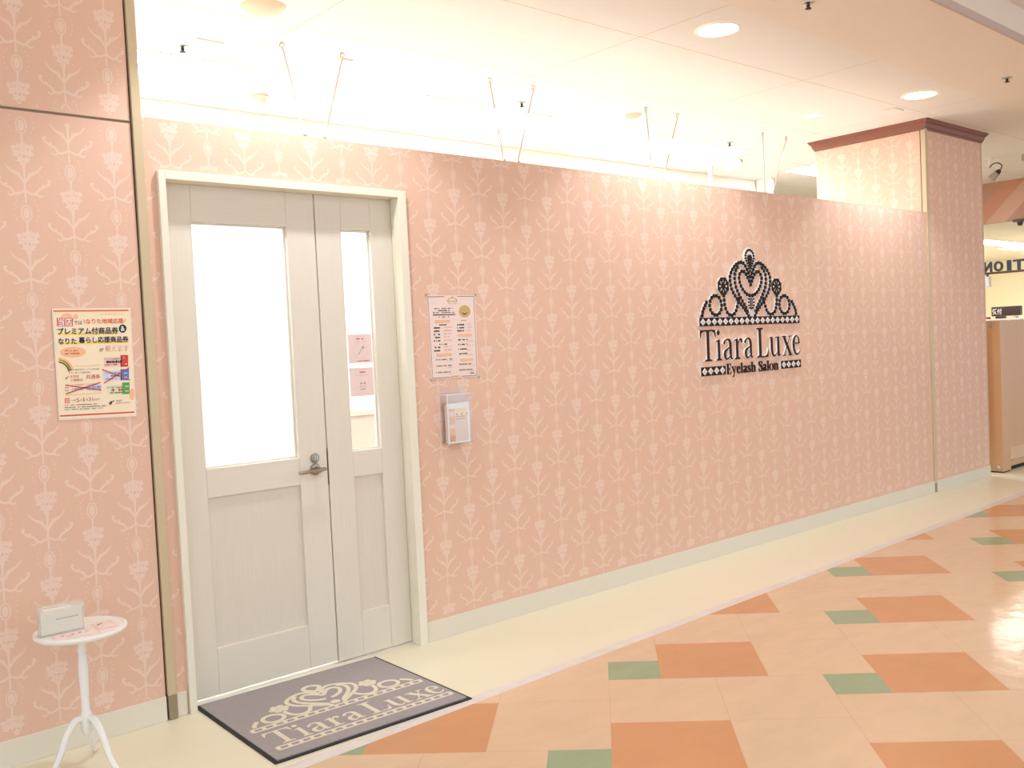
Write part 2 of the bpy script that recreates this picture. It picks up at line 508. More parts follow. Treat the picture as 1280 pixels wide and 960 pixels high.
# ------------------------------------------------------------------ SETTING
WH, CH = 2.30, 3.05
stripe_y = lambda x: -0.822 + 0.0268 * x
soff_y = lambda x: -0.868 + 0.0362 * x
step_y = lambda x: -1.475 + 0.0205 * x
m = MB()
m.mesh([(-3, -9, -.05), (28, -9, -.05), (28, stripe_y(28), -.05), (-3, stripe_y(-3), -.05), (-3, -9, 0), (28, -9, 0), (28, stripe_y(28), 0), (-3, stripe_y(-3), 0)],
       [(0, 3, 2, 1), (4, 5, 6, 7), (0, 1, 5, 4), (1, 2, 6, 5), (2, 3, 7, 6), (3, 0, 4, 7)])
struct('floor', m, FLOORM)
m = MB()
sw = 0.058
m.mesh([(x, stripe_y(x) + d, z) for z in (-.05, 0.0005) for x, d in ((-3, 0), (28, 0), (28, sw), (-3, sw))],
       [(0, 3, 2, 1), (4, 5, 6, 7), (0, 1, 5, 4), (1, 2, 6, 5), (2, 3, 7, 6), (3, 0, 4, 7)])
struct('trim_1', m, MARB)
m = MB()
m.mesh([(x, y, z) for z in (-.05, 0) for x, y in ((-3, stripe_y(-3) + sw), (28, stripe_y(28) + sw), (28, .05), (-3, .05))],
       [(0, 3, 2, 1), (4, 5, 6, 7), (0, 1, 5, 4), (1, 2, 6, 5), (2, 3, 7, 6), (3, 0, 4, 7)])
struct('floor', m, FBORD)
m = MB(); m.box(-3, 9.1, .05, 9, -.05, 0, 0); struct('floor', m, SALONF)
m = MB(); m.box(9.1, 28, .05, 9, -.05, 0, 0); struct('floor', m, FBORD)

# main salon wall with door opening
DX0, DX1, DZ = 1.442, 2.568, 2.085
m = MB()
WX0, WX1 = 1.386, 7.757
m.box(WX0, DX0, 0, .10, 0, DZ); m.box(DX1, WX1, 0, .10, 0, DZ); m.box(WX0, WX1, 0, .10, DZ, WH)
hole = [(1.43, 2.58, -1, 2.108)]
paper(m, lambda u, v, d: (u, -d, v), WX0 + .002, WX1 - .002, .097, WH - .002, 1.493, 2.249, 1, hole)
struct('wall_salon', m, [PAPER, PRINT])
m = MB(); m.box(2.583, WX1, -.008, 0, 0, .095); m.box(1.386, 1.428, -.008, 0, 0, .095)
struct('baseboard_salon', m, BASE, bevel=.002)

# left panel wall, coplanar, full height
m = MB()
m.box(-3, 1.345, -.006, .10, 0, 2.266); m.box(-3, 1.345, -.006, .10, 2.275, CH)
m.box(-3, 1.349, .002, .10, 2.266, 2.275, 4); m.box(1.345, 1.352, .004, .10, 0, CH, 2)
m.box(-3, 1.345, -.0085, -.006, 2.275, 2.2785, 3)
paper(m, lambda u, v, d: (u, -.006 - d, v), -2.9, 1.343, .097, 2.26, 0.967, 0.891)
paper(m, lambda u, v, d: (u, -.006 - d, v), -2.9, 1.343, 2.282, CH - .01, 0.967, 0.80)
struct('wall_left', m, [PAPER, PRINT, BLACK, TRIMB, SHOE])
m = MB(); m.box(-3, 1.345, -.014, -.006, 0, .095)
struct('baseboard_left', m, BASE, bevel=.002)
m = MB(); m.box(1.352, 1.386, -.016, .10, .095, CH); m.box(1.352, 1.386, -.016, .10, 0, .095, 1)
struct('trim_2', m, [TRIMB, SHOE], bevel=.0015)

# pillar
PX0, PX1, PD = 7.765, 8.845, 0.98
m = MB()
m.box(PX0, PX1, 0, PD, 0, CH)
paper(m, lambda u, v, d: (u, -d, v), 7.80, PX1 - .012, .097, CH - .08, 7.87, 2.249)
paper(m, lambda u, v, d: (PX0 - d, u, v), .045, PD - .005, WH - .2, CH - .08, .12, 2.249)
struct('wall_pillar', m, [PAPER, PRINT])
m = MB(); m.box(7.797, PX1, -.008, 0, 0, .095); m.box(PX1, PX1 + .008, -.008, PD, 0, .095)
struct('baseboard_pillar', m, BASE, bevel=.002)
m = MB()
m.box(7.757, 7.797, -.010, .028, .075, CH - .07); m.box(7.757, 7.797, -.010, .028, 0, .075, 1)
m.box(7.7615, 7.766, .028, .037, WH - .1, CH - .07, 2)
m.box(PX1 - .010, PX1 + .004, -.004, .012, .095, CH - .07)
struct('trim_3', m, [TRIMB, SHOE, BLACK], bevel=.0015)
# crown moulding swept round three faces of the pillar
prof = [(0, -.082), (.008, -.082), (.010, -.072), (.018, -.064), (.023, -.050), (.026, -.036), (.032, -.028), (.042, -.022), (.044, -.014), (.050, -.009), (.051, 0)]
m = MB()
path = [lambda o: (PX0 - o, PD + o), lambda o: (PX0 - o, -o), lambda o: (PX1 + o, -o), lambda o: (PX1 + o, PD + o)]
vs_, fs_ = [], []
for p in path:
    for o, h in prof: vs_.append((*p(o), CH + h))
n = len(prof)
for s_ in range(3):
    for k in range(n - 1):
        fs_.append((s_ * n + k, (s_ + 1) * n + k, (s_ + 1) * n + k + 1, s_ * n + k + 1))
m.mesh(vs_, fs_)
m.mesh([(PX1, PD, CH - .082), (PX0, PD, CH - .082), (PX0 - .051, PD + .051, CH), (PX1 + .051, PD + .051, CH)], [(0, 1, 2, 3)])
struct('trim_4', m, CROWN)

# ceilings
m = MB()
m.mesh([(x, y, z) for z in (CH, CH + .06) for x, y in ((-3, soff_y(-3)), (28, soff_y(28)), (28, 9), (-3, 9))],
       [(0, 3, 2, 1), (4, 5, 6, 7), (0, 1, 5, 4), (1, 2, 6, 5), (2, 3, 7, 6), (3, 0, 4, 7)])
struct('ceiling', m, CEIL)
m = MB()
m.mesh([(x, y, z) for z in (CH - .006, CH + .30) for x, y in ((-3, step_y(-3)), (28, step_y(28)), (28, soff_y(28) - .003), (-3, soff_y(-3) - .003))],
       [(0, 3, 2, 1), (4, 5, 6, 7), (0, 1, 5, 4), (1, 2, 6, 5), (2, 3, 7, 6), (3, 0, 4, 7)])
struct('ceiling', m, SOFF)
m = MB()
m.mesh([(x, step_y(x) + d, z) for z in (CH - .012, CH + .03) for x, d in ((-3, -.006), (28, -.006), (28, .012), (-3, .012))],
       [(0, 3, 2, 1), (4, 5, 6, 7), (0, 1, 5, 4), (1, 2, 6, 5), (2, 3, 7, 6), (3, 0, 4, 7)])
struct('trim_5', m, STEPM)
m = MB()
m.mesh([(x, y, z) for z in (CH + .19, CH + .25) for x, y in ((-3, -9), (28, -9), (28, step_y(28)), (-3, step_y(-3)))],
       [(0, 3, 2, 1), (4, 5, 6, 7), (0, 1, 5, 4), (1, 2, 6, 5), (2, 3, 7, 6), (3, 0, 4, 7)])
struct('ceiling', m, CEIL)

# salon rear and side walls
m = MB(); m.box(-1.2, 9.1, 2.47, 2.57, 0, CH - .002); struct('wall_rear', m, SALONW)
m = MB(); m.box(-1.3, -1.2, .1, 2.57, 0, CH - .002); struct('wall_side', m, SALONW)
m = MB(); m.box(9.1, 12.0, 3.6, 3.7, 0, CH - .002); struct('wall_far', m, BEIGEW)

# ------------------------------------------------------------------ DOOR
LY = .060    # front of leaves
m = MB()
yf = -.020
m.box(1.434, 1.462, yf, .10, 0, 2.10); m.box(2.533, 2.576, yf, .030, 0, 2.10); m.box(2.542, 2.576, .030, .10, 0, 2.10)
m.box(1.462, 2.533, yf, .10, 2.068, 2.10)
struct('trim_6', m, FRAMEW, bevel=.002)
def leaf(name, x0, x1, gx0, gx1, z0, ztop):
    t0 = LY; t1 = LY + .036
    gz0, gz1, pz0, pz1 = .932, 1.922, .205, .815
    m = MB()
    m.box(x0, gx0, t0, t1, z0, ztop); m.box(gx1, x1, t0, t1, z0, ztop)          # stiles
    m.box(gx0, gx1, t0 + .0006, t1, gz1, ztop, 1); m.box(gx0, gx1, t0 + .0006, t1, pz1, gz0, 1); m.box(gx0, gx1, t0 + .0006, t1, z0, pz0, 1)
    d = struct(name, m, [DOORW, DOORR], base=((x0 + x1) / 2, LY, 0), bevel=.0025)
    m = MB(); m.box(gx0, gx1, t0 + .013, t1 - .006, pz0, pz1); m.build('recessed_panel', PANELW, d)
    m = MB(); m.box(gx0, gx1, t0 + .016, t0 + .020, gz0, gz1); m.build('glass_pane', GLASS, d)
    m = MB()
    for a in ((gx0, gx0 + .008, gz0, gz1), (gx1 - .008, gx1, gz0, gz1), (gx0 + .008, gx1 - .008, gz0, gz0 + .008), (gx0 + .008, gx1 - .008, gz1 - .008, gz1)):
        m.box(a[0], a[1], t0 + .022, t0 + .032, a[2], a[3])
    m.build('glazing_bead', WHITEP, d)
    return d
d1 = leaf('door_1', 1.468, 2.139, 1.588, 2.004, .016, 2.068)
d2 = leaf('door_2', 2.145, 2.541, 2.272, 2.425, .008, 2.068)
# lever handle
hx, hz = 2.077, .874
m = MB(); m.lathe([(.001, .0), (.025, 0), (.026, .004), (.024, .009), (.012, .011), (.0115, .045), (.001, .047)], (hx, LY, hz), 28, axis='y')
h = m.build('door_handle', BRONZE, d1); h['label'] = 'bronze lever handle on round rose'
m = MB(); m.tube([(hx + .030, LY - .042, hz + .002), (hx + .01, LY - .043, hz + .001), (hx - .03, LY - .043, hz - .001), (hx - .07, LY - .041, hz - .003), (hx - .097, LY - .035, hz - .004)],
                 [.0075, .009, .0085, .0078, .0065], 14)
m.build('lever', BRONZE, h)
m = MB(); m.lathe([(.001, 0), (.0205, 0), (.021, .006), (.018, .010), (.001, .011)], (hx, LY, hz + .050), 28, axis='y')
k = m.build('lock_cylinder', BRONZE, d1); k['label'] = 'round bronze lock above the lever'
m = MB(); m.lathe([(.001, .011), (.011, .011), (.0105, .0135), (.001, .014)], (hx + .002, LY, hz + .050), 20, axis='y'); m.box(hx + .0012, hx + .0028, LY - .0146, LY - .013, hz + .043, hz + .057, 1)
m.build('key_plug', [CHROME, BLACK], k)
m = MB(); m.box(2.1385, 2.1405, LY - .0015, LY + .030, .80, .96); m.build('strike_plate', DARKM, d1)

# things behind the glass
cv, cf = [], []
NX = 90
for i in range(NX + 1):
    x = 1.30 + i / NX * .92
    y = .42 + .020 * math.sin(i * .62) + .010 * math.sin(i * 1.7 + 1)
    for z in (.03, 2.20): cv.append((x, y, z))
cf = [(2 * i, 2 * i + 2, 2 * i + 3, 2 * i + 1) for i in range(NX)]
t = thing('curtain', 'long white curtain hanging behind the wide glass door leaf', 'curtain', (1.76, .42, 0))
m = MB(); m.mesh(cv, cf, 0, True); o = m.build('drape', CURT, t)
m = MB(); m.tube([(1.25, .42, 2.215), (2.27, .42, 2.215)], .012, 12); m.build('curtain_rail', WHITEP, t)
for x in (1.30, 2.24):
    m = MB(); m.box(x - .01, x + .01, .10, .43, 2.205, 2.225); m.build('rail_bracket', WHITEP, t)
t = thing('reception_counter', 'pale pink counter seen through the narrow glass door leaf', 'counter', (3.2, 1.2, 0))
m = MB(); m.box(2.5, 4.0, .98, 1.45, .0, 1.02); m.build('counter_body', PALEP, t, bevel=.02)
m = MB(); m.box(2.47, 4.03, .94, 1.48, 1.02, 1.055); m.build('countertop', WHITEG, t, bevel=.01)

# ------------------------------------------------------------------ ceiling lamps
def light_panel(x0, x1, y0, y1, label):
    t = thing('ceiling_light_panel', label, 'ceiling light', ((x0 + x1) / 2, (y0 + y1) / 2, CH), 'recessed light panels over the salon')
    m = MB(); f = .012
    for a in ((x0 - f, x1 + f, y0 - f, y0), (x0 - f, x1 + f, y1, y1 + f), (x0 - f, x0, y0, y1), (x1, x1 + f, y0, y1)):
        m.box(a[0], a[1], a[2], a[3], CH - .006, CH - .0005)
    m.build('frame', WHITEP, t)
    m = MB(); m.box(x0, x1, y0, y1, CH - .003, CH - .001); m.build('diffuser', PANEL, t)
light_panel(1.44, 2.70, 1.53, 1.98, 'white rectangular light panel above the door, beside the left pillar')
light_panel(3.86, 5.10, 1.50, 1.96, 'rectangular light panel behind the second pair of ceiling rods')
light_panel(6.32, 7.57, 1.52, 1.95, 'rectangular light panel behind the third pair of ceiling rods')
light_panel(8.78, 10.0, 1.52, 1.95, 'bright light panel just left of the pillar with brown moulding')
light_panel(.35, 1.60, .38, .83, 'light panel cut by the top left corner beside the pink pillar edge')

def downlight(x, y, r, label, on=True, power=SPOT_POWER, group='round downlights in the ceiling', z=CH):
    t = thing('downlight', label, 'downlight', (x, y, z), group)
    m = MB(); m.lathe([(r * .86, -.003), (r * .9, -.006), (r, -.005), (r * 1.06, -.002), (r * 1.07, -.0003)], (x, y, z), 40)
    m.f = m.f[:-2]; m.m = m.m[:-2]; m.sm = m.sm[:-2]
    m.build('trim_ring', WHITEP, t)
    m = MB()
    if on:
        m.lathe([(.0005, -.0025), (r * .88, -.0025), (r * .88, -.0005), (.0005, -.0005)], (x, y, z), 40); m.build('lens', DISC, t)
        ld = bpy.data.lights.new('lamp', 'SPOT'); ld.energy = power; ld.color = (.90, .97, 1.06)
        ld.spot_size = math.radians(112); ld.spot_blend = .35; ld.shadow_soft_size = .05
        lo = bpy.data.objects.new('lamp', ld); COL.objects.link(lo); lo.parent = t; lo.location = (0, 0, -.03)
    else:
        m.lathe([(r * .88, -.001), (r * .84, -.012), (r * .6, -.028), (r * .3, -.036), (.0005, -.038)], (x, y, z), 40); m.build('lens', TAN, t)
downlight(4.43, -.435, .125, 'large lit downlight at the top right, nearest the soffit edge')
downlight(6.93, -.37, .125, 'large lit downlight above the pillar with brown moulding')
downlight(1.95, -.45, .125, 'large downlight in front of the salon door, out of view above')
downlight(6.80, .425, .055, 'small lit downlight left of the pillar moulding', power=14)
downlight(2.234, .589, .125, 'unlit cream downlight at the top edge, right of the pink left pillar', on=False)
downlight(5.48, 1.11, .07, 'small unlit tan downlight beside the third pair of rods', on=False)

def area_lamp(x, y, sx_, sy_, z, label, mt=CORR):
    t = thing('corridor_light', label, 'ceiling light', (x, y, z), 'corridor ceiling lights')
    m = MB(); m.box(x - sx_, x + sx_, y - sy_, y + sy_, z - .004, z - .001); m.build('diffuser', mt, t)
    m = MB()
    for a in ((-1, 1, -1, -1), (-1, 1, 1, 1), (-1, -1, -1, 1), (1, 1, -1, 1)):
        m.box(x + a[0] * sx_ - .015, x + a[1] * sx_ + .015, y + a[2] * sy_ - .015, y + a[3] * sy_ + .015, z - .008, z - .0005)
    m.f = m.f; m.build('frame', WHITEP, t)
for x in (-1, 2.2, 5.4, 8.6):
    area_lamp(x, -3.4, .55, .30, CH + .19, 'long corridor ceiling light in front of the salon wall')
    area_lamp(x, -6.4, .55, .30, CH + .19, 'long corridor ceiling light in front of the salon wall')

# ------------------------------------------------------------------ ceiling fittings
def sprinkler(x, y, label, z=CH):
    t = thing('sprinkler', label, 'sprinkler', (x, y, z), 'small ceiling sprinklers')
    m = MB(); m.lathe([(.034, -.0003), (.033, -.004), (.014, -.009), (.012, -.0095)], (x, y, z), 24); m.build('escutcheon', CHROME, t)
    m = MB(); m.lathe([(.009, -.0095), (.008, -.026), (.016, -.028), (.016, -.031), (.004, -.034)], (x, y, z), 18); m.build('head', DARKM, t)
sprinkler(2.159, 1.369, 'dark sprinkler head on the ceiling, left above the light panel over the door')
sprinkler(4.464, -.967, 'sprinkler head at the top edge on the plain soffit', CH - .006)
sprinkler(6.985, -.95, 'dark sprinkler head on the soffit at the upper right edge', CH - .006)
sprinkler(4.536, 1.30, 'tiny sprinkler head beside the second pair of rods')
sprinkler(7.04, 1.375, 'tiny sprinkler head right of the third light panel')
t = thing('smoke_detector', 'cream smoke detector on the ceiling left of the first pair of rods', 'smoke detector', (2.95, 2.05, CH))
m = MB(); m.lathe([(.055, -.0003), (.054, -.012), (.04, -.02)], (2.95, 2.05, CH), 24); m.build('detector_base', TAN, t)
m = MB(); m.lathe([(.034, -.02), (.03, -.045), (.012, -.055), (.011, -.06)], (2.95, 2.05, CH), 24); m.build('sensor', TAN, t)
def vent(x, y, a, b, label):
    t = thing('ceiling_slot', label, 'ceiling fitting', (x, y, CH))
    m = MB(); m.box(x - a, x + a, y - b, y + b, CH - .006, CH - .0003); m.build('plate', CEIL, t, bevel=.002)
    m = MB(); m.box(x - a * .96, x + a * .96, y - b, y - b + .006, CH - .0075, CH - .006); m.build('slot', TAN, t)
vent(2.24, 1.24, .075, .05, 'small rectangular plate in the ceiling right of the sprinkler above the door')
vent(2.99, 1.14, .06, .05, 'small flat plate in the ceiling beside the right rod of the first pair')
vent(7.20, -.03, .07, .05, 'small tan rectangular plate above the brown pillar moulding')
vent(7.32, 1.98, .06, .04, 'small plate behind the third light panel')
def ring(x, y, r, label):
    t = thing('round_ceiling_grille', label, 'ceiling grille', (x, y, CH), 'round ceiling grilles')
    m = MB(); m.lathe([(r, -.0003), (r, -.004), (r * .93, -.006), (r * .9, -.003)], (x, y, CH), 40); m.build('rim', WHITEP, t)
    m = MB(); m.lathe([(.001, -.0022), (r * .9, -.0022), (r * .9, -.0008), (.001, -.0008)], (x, y, CH), 40); m.build('face', CEIL, t)
ring(2.36, 2.20, .14, 'round grille in the ceiling below the light panel at the left')
ring(5.10, 2.10, .12, 'round grille in the ceiling near the second light panel')
ring(6.05, 2.20, .05, 'small round grille near the left end of the third light panel')

# rods holding the wall top
RODS = [((2.108, 2.567, 1.03), 'left rod of the first pair, above the salon door'), ((2.205, 2.928, 1.01), 'right rod of the first pair, above the salon door'),
        ((3.238, 3.953, .95), 'left rod of the second pair from the door'), ((3.335, 4.317, .94), 'right rod of the second pair from the door'),
        ((4.400, 5.414, .93), 'left rod of the third pair from the door'), ((4.494, 5.782, .935), 'right rod of the third pair from the door'),
        ((5.545, 6.969, .99), 'left rod of the pair nearest the pillar'), ((5.640, 7.304, .98), 'right rod of the pair nearest the pillar')]
for (xw, xc, yc), lab in RODS:
    yw = .045
    t = thing('brace_rod', 'slim pale ceiling brace rod, ' + lab, 'brace rod', (xw, yw, WH), 'brace rods between wall top and ceiling')
    a, b = Vector((xw, yw, WH + .012)), Vector((xc, yc, CH - .02))
    m = MB(); m.tube([a, b], .0042, 8); m.build('rod', RODM, t)
    m = MB(); m.box(xw - .014, xw + .014, yw - .02, yw + .02, WH, WH + .004); m.tube([(xw - .008, yw, WH + .012), (xw + .008, yw, WH + .012)], .009, 10)
    m.build('foot_bracket', CHROME, t)
    m = MB()
    m.tube([(xc + .016 * math.cos(q), yc, CH - .018 + .014 * math.sin(q)) for q in [2 * PI * i / 14 for i in range(12)]], .0035, 6)
    m.lathe([(.012, -.0003), (.012, -.003), (.004, -.005)], (xc, yc, CH), 14)
    m.build('ceiling_hook', CHROME, t)

# posts and fittings seen over the wall
m = MB(); m.box(5.695, 5.725, .585, .615, 0, 2.595); m.box(5.67, 5.75, .56, .64, 0, .01)
tag(m.build('slim_post', WHITEP, base=(5.71, .6, 0), bevel=.002), 'thin white post rising behind the wall, between third and fourth rod pairs', 'post')
m = MB(); m.box(9.02, 9.09, 2.28, 2.46, 0, CH); m.box(9.0, 9.1, 2.27, 2.47, 0, .08)
tag(m.build('square_post', WHITEP, base=(9.05, 2.4, 0), bevel=.003), 'square white post behind the rods nearest the pillar', 'post')
t = thing('ceiling_spotlight', 'white spotlight on the ceiling beside the rods nearest the pillar', 'spotlight', (7.62, 1.75, CH))
m = MB(); m.lathe([(.05, -.0003), (.05, -.012), (.012, -.016), (.012, -.05)], (7.62, 1.75, CH), 20); m.build('mount', WHITEP, t)
m = MB(); m.tube([(7.56, 1.77, CH - .10), (7.60, 1.755, CH - .085), (7.68, 1.73, CH - .05)], [.04, .042, .03], 18); m.build('lamp_head', WHITEP, t)
m = MB(); m.tube([(7.68, 1.73, CH - .05), (7.70, 1.724, CH - .04)], [.028, .02], 16); m.build('end_cap', DARKM, t)

# ------------------------------------------------------------------ TIARA GEOMETRY (u from centre, v from band top; metres at sign scale)
def sym(p): return [[(s * x, y) for x, y in p] for s in (-1, 1)]
TI = {}
TI['outer'] = [(.004, .258), (.026, .292), (.060, .336), (.095, .348), (.134, .340), (.180, .312), (.212, .275), (.222, .235), (.204, .172), (.165, .125), (.120, .085), (.062, .035), (.036, .004)]
TI['middle'] = [(.136, .316), (.160, .290), (.172, .245), (.158, .185), (.108, .115), (.066, .066), (.046, .034)]
TI['inner'] = [(0, .206), (.022, .240), (.048, .274), (.082, .294), (.112, .277), (.124, .240), (.100, .188), (.056, .150), (.018, .138)]
TI['ucurve'] = [(.292, .135), (.286, .080), (.262, .030), (.218, .011), (.176, .030), (.152, .072), (.132, .116)]
TI['arc'] = [(.517, .014), (.506, .046), (.470, .094)]
def circle_path(cx, cyy, rx, ry, n=24): return [(cx + rx * math.cos(2 * PI * k / n), cyy + ry * math.sin(2 * PI * k / n)) for k in range(n + 1)]
def drop_path(rx=.050, top=.431, tip=.304, n=20):
    out = []
    cyy = top - rx
    for k in range(n + 1):
        a = -0.35 + (PI + 0.7) * k / n
        out.append((rx * math.cos(a), cyy + rx * math.sin(a)))
    return [(0, tip)] + out + [(0, tip)]
def resample(p, d):
    out = [p[0]]; acc = 0
    L = sum(math.hypot(b[0] - a[0], b[1] - a[1]) for a, b in zip(p, p[1:]))
    n = max(2, round(L / d)); d = L / n; tgt = d; s = 0
    for a, b in zip(p, p[1:]):
        l = math.hypot(b[0] - a[0], b[1] - a[1])
        while tgt <= s + l + 1e-9 and l > 0:
            q = (tgt - s) / l
            out.append((a[0] + (b[0] - a[0]) * q, a[1] + (b[1] - a[1]) * q)); tgt += d
        s += l
    return out
def tiara_paths():
    P = []
    for k in ('outer', 'middle', 'inner', 'ucurve', 'arc'):
        for s in (-1, 1): P.append(spline([(s * x, y) for x, y in TI[k]], 6))
    for s in (-1, 1): P.append(circle_path(s * .379, .075, .061, .061))
    return P

# ------------------------------------------------------------------ SERIF GLYPHS (cap height 1, x height .69) as polygons
def R_(x0, y0, x1, y1): return [(x0, y0), (x1, y0), (x1, y1), (x0, y1)]
def stroke(pts, n=7): return ribbon_quads(spline(pts, n))
def foot(cx, half, y=0, up=1, st=.07):
    return [[(cx - half, y), (cx + half, y), (cx + half, y + up * .03), (cx + st, y + up * .075), (cx - st, y + up * .075), (cx - half, y + up * .03)]]
XH = .69
def glyph(ch, heavy=1.0):
    g = []
    def stroke(pts, n=7): return ribbon_quads(spline([(a, b, c * heavy) for a, b, c in pts], n))
    def R_(x0, y0, x1, y1):
        e = (heavy - 1) * min(x1 - x0, y1 - y0) / 2
        return [(x0 - e, y0 - e), (x1 + e, y0 - e), (x1 + e, y1 + e), (x0 - e, y1 + e)]
    if ch == 'T':
        g += [R_(.345, .02, .485, .98), R_(.03, .95, .80, 1.0)] + foot(.415, .2)
        g += [[(.0, .74), (.03, .74), (.10, .90), (.20, .955), (.20, 1.0), (.02, 1.0)], [(.83, .74), (.81, 1.0), (.63, 1.0), (.63, .955), (.73, .90), (.80, .74)]]
        return g, .83
    if ch == 'i':
        g += [R_(.09, .02, .225, .66), [(.0, .60), (.09, .62), (.225, .70), (.19, .70), (.0, .635)]] + foot(.155, .155)
        g += [ellipse(.145, .90, .085, .085, 16)]
        return g, .30
    if ch == 'l':
        g += [R_(.09, .02, .225, .98), [(.0, .93), (.09, .93), (.225, 1.02), (.19, 1.02), (.0, .955)]] + foot(.155, .155)
        return g, .30
    if ch == 'a':
        g += stroke([(.065, .52, .055), (.10, .61, .035), (.22, .67, .025), (.33, .64, .045), (.385, .54, .065), (.39, .36, .065), (.39, .16, .065), (.42, .06, .045), (.49, .05, .02), (.54, .09, .012)])
        g += stroke([(.36, .42, .018), (.24, .36, .03), (.11, .28, .055), (.085, .17, .065), (.13, .06, .05), (.22, .04, .03), (.33, .11, .02), (.38, .17, .015)])
        return g, .54
    if ch == 'r':
        g += [R_(.09, .02, .225, .66), [(.0, .60), (.09, .62), (.225, .70), (.19, .70), (.0, .635)]] + foot(.165, .165)
        g += stroke([(.21, .46, .015), (.27, .60, .022), (.34, .66, .035), (.40, .62, .055)]) + [ellipse(.40, .60, .06, .065, 14)]
        return g, .47
    if ch == 'L':
        g += [R_(.14, .02, .29, .98)] + foot(.215, .2, 1.0, -1) + [R_(.01, 0, .66, .045), [(.55, 0), (.66, 0), (.71, .30), (.68, .30), (.60, .10), (.48, .045), (.40, .04), (.40, 0)], [(.02, 0), (.29, 0), (.29, .08), (.14, .08), (.02, .03)]]
        return g, .71
    if ch == 'u':
        g += stroke([(.155, .66, .068), (.155, .40, .068), (.16, .20, .066), (.22, .06, .05), (.31, .035, .032), (.41, .09, .018), (.48, .17, .015)])
        g += [R_(.465, .04, .60, .68), [(.02, .64), (.155, .65), (.22, .69), (.02, .675)], [(.36, .64), (.47, .65), (.60, .69), (.36, .675)], [(.48, 0), (.60, .02), (.69, .045), (.69, .07), (.58, .075), (.48, .06)]]
        return g, .69
    if ch == 'x':
        g += [[(.06, .67), (.22, .67), (.60, .02), (.44, .02)], [(.10, .02), (.15, .02), (.53, .67), (.48, .67)]]
        g += [R_(.0, .655, .29, .69), R_(.40, .655, .62, .69), R_(.02, 0, .24, .035), R_(.36, 0, .65, .035)]
        return g, .65
    if ch == 'e':
        g += stroke([(.42, .42, .05), (.40, .56, .045), (.31, .665, .022), (.20, .655, .035), (.10, .54, .062), (.075, .35, .07), (.11, .16, .06), (.20, .05, .042), (.31, .035, .032), (.41, .09, .022), (.48, .18, .013)])
        g += [R_(.10, .395, .46, .435)]
        return g, .50
    if ch == 'E':
        g += [R_(.12, .02, .26, .98), R_(.0, .955, .58, 1.0), R_(.0, 0, .60, .045), R_(.24, .49, .46, .535)]
        g += [[(.60, .76), (.58, 1.0), (.44, 1.0), (.44, .955), (.53, .90), (.575, .76)], [(.62, .26), (.60, 0), (.46, 0), (.46, .045), (.56, .11), (.595, .26)], R_(.42, .40, .46, .62)]
        return g, .64
    if ch == 'y':
        g += [[(.06, .67), (.21, .67), (.38, .16), (.33, .0)], [(.52, .67), (.57, .67), (.33, -.06), (.26, -.22), (.22, -.20), (.30, -.03)]]
        g += [R_(.0, .655, .29, .69), R_(.42, .655, .64, .69)] + stroke([(.27, -.16, .02), (.20, -.25, .03), (.11, -.24, .045)])
        return g, .64
    if ch == 's':
        g += stroke([(.40, .50, .012), (.36, .62, .022), (.23, .665, .026), (.11, .60, .045), (.10, .48, .055), (.22, .38, .068), (.36, .28, .062), (.38, .14, .05), (.28, .04, .03), (.15, .035, .024), (.07, .10, .018), (.045, .22, .012)])
        g += [R_(.385, .46, .405, .68), R_(.035, .02, .055, .24)]
        return g, .46
    if ch == 'h':
        g += [R_(.09, .02, .225, .98), [(.0, .93), (.09, .93), (.225, 1.02), (.19, 1.02), (.0, .955)]] + foot(.155, .155)
        g += stroke([(.215, .50, .015), (.30, .62, .022), (.40, .655, .038), (.49, .58, .062), (.51, .42, .066), (.51, .02, .066)]) + foot(.51, .155)
        return g, .69
    if ch == 'n':
        g += [R_(.09, .02, .225, .66), [(.0, .60), (.09, .62), (.225, .70), (.19, .70), (.0, .635)]] + foot(.155, .155)
        g += stroke([(.215, .50, .015), (.30, .62, .022), (.40, .655, .038), (.49, .58, .062), (.51, .42, .066), (.51, .02, .066)]) + foot(.51, .155)
        return g, .69
    if ch == 'o':
        g += ribbon_quads([(.30 + .245 * math.cos(a), .345 + .325 * math.sin(a), .020 + .055 * abs(math.cos(a))) for a in [2 * PI * k / 28 for k in range(29)]])
        return g, .60
    if ch == 'S':
        g += stroke([(.50, .74, .012), (.46, .90, .025), (.30, .975, .03), (.14, .90, .055), (.11, .74, .065), (.24, .60, .085), (.42, .46, .085), (.50, .28, .07), (.44, .09, .05), (.28, .02, .03), (.12, .07, .025), (.05, .20, .016), (.035, .32, .01)])
        g += [R_(.485, .70, .51, 1.0), R_(.025, 0, .05, .33)]
        return g, .58
    return g, .3

# ------------------------------------------------------------------ WALL SIGN
SC, SB = 5.263, 1.486       # centre x, band top z
sign = thing('wall_sign', 'dark tiara emblem and lettering mounted on the pink salon wall', 'sign', (SC, 0, 1.13))
def onwall(u, v, d): return (SC + u, -d, SB + v)
YB, YF = .001, .013
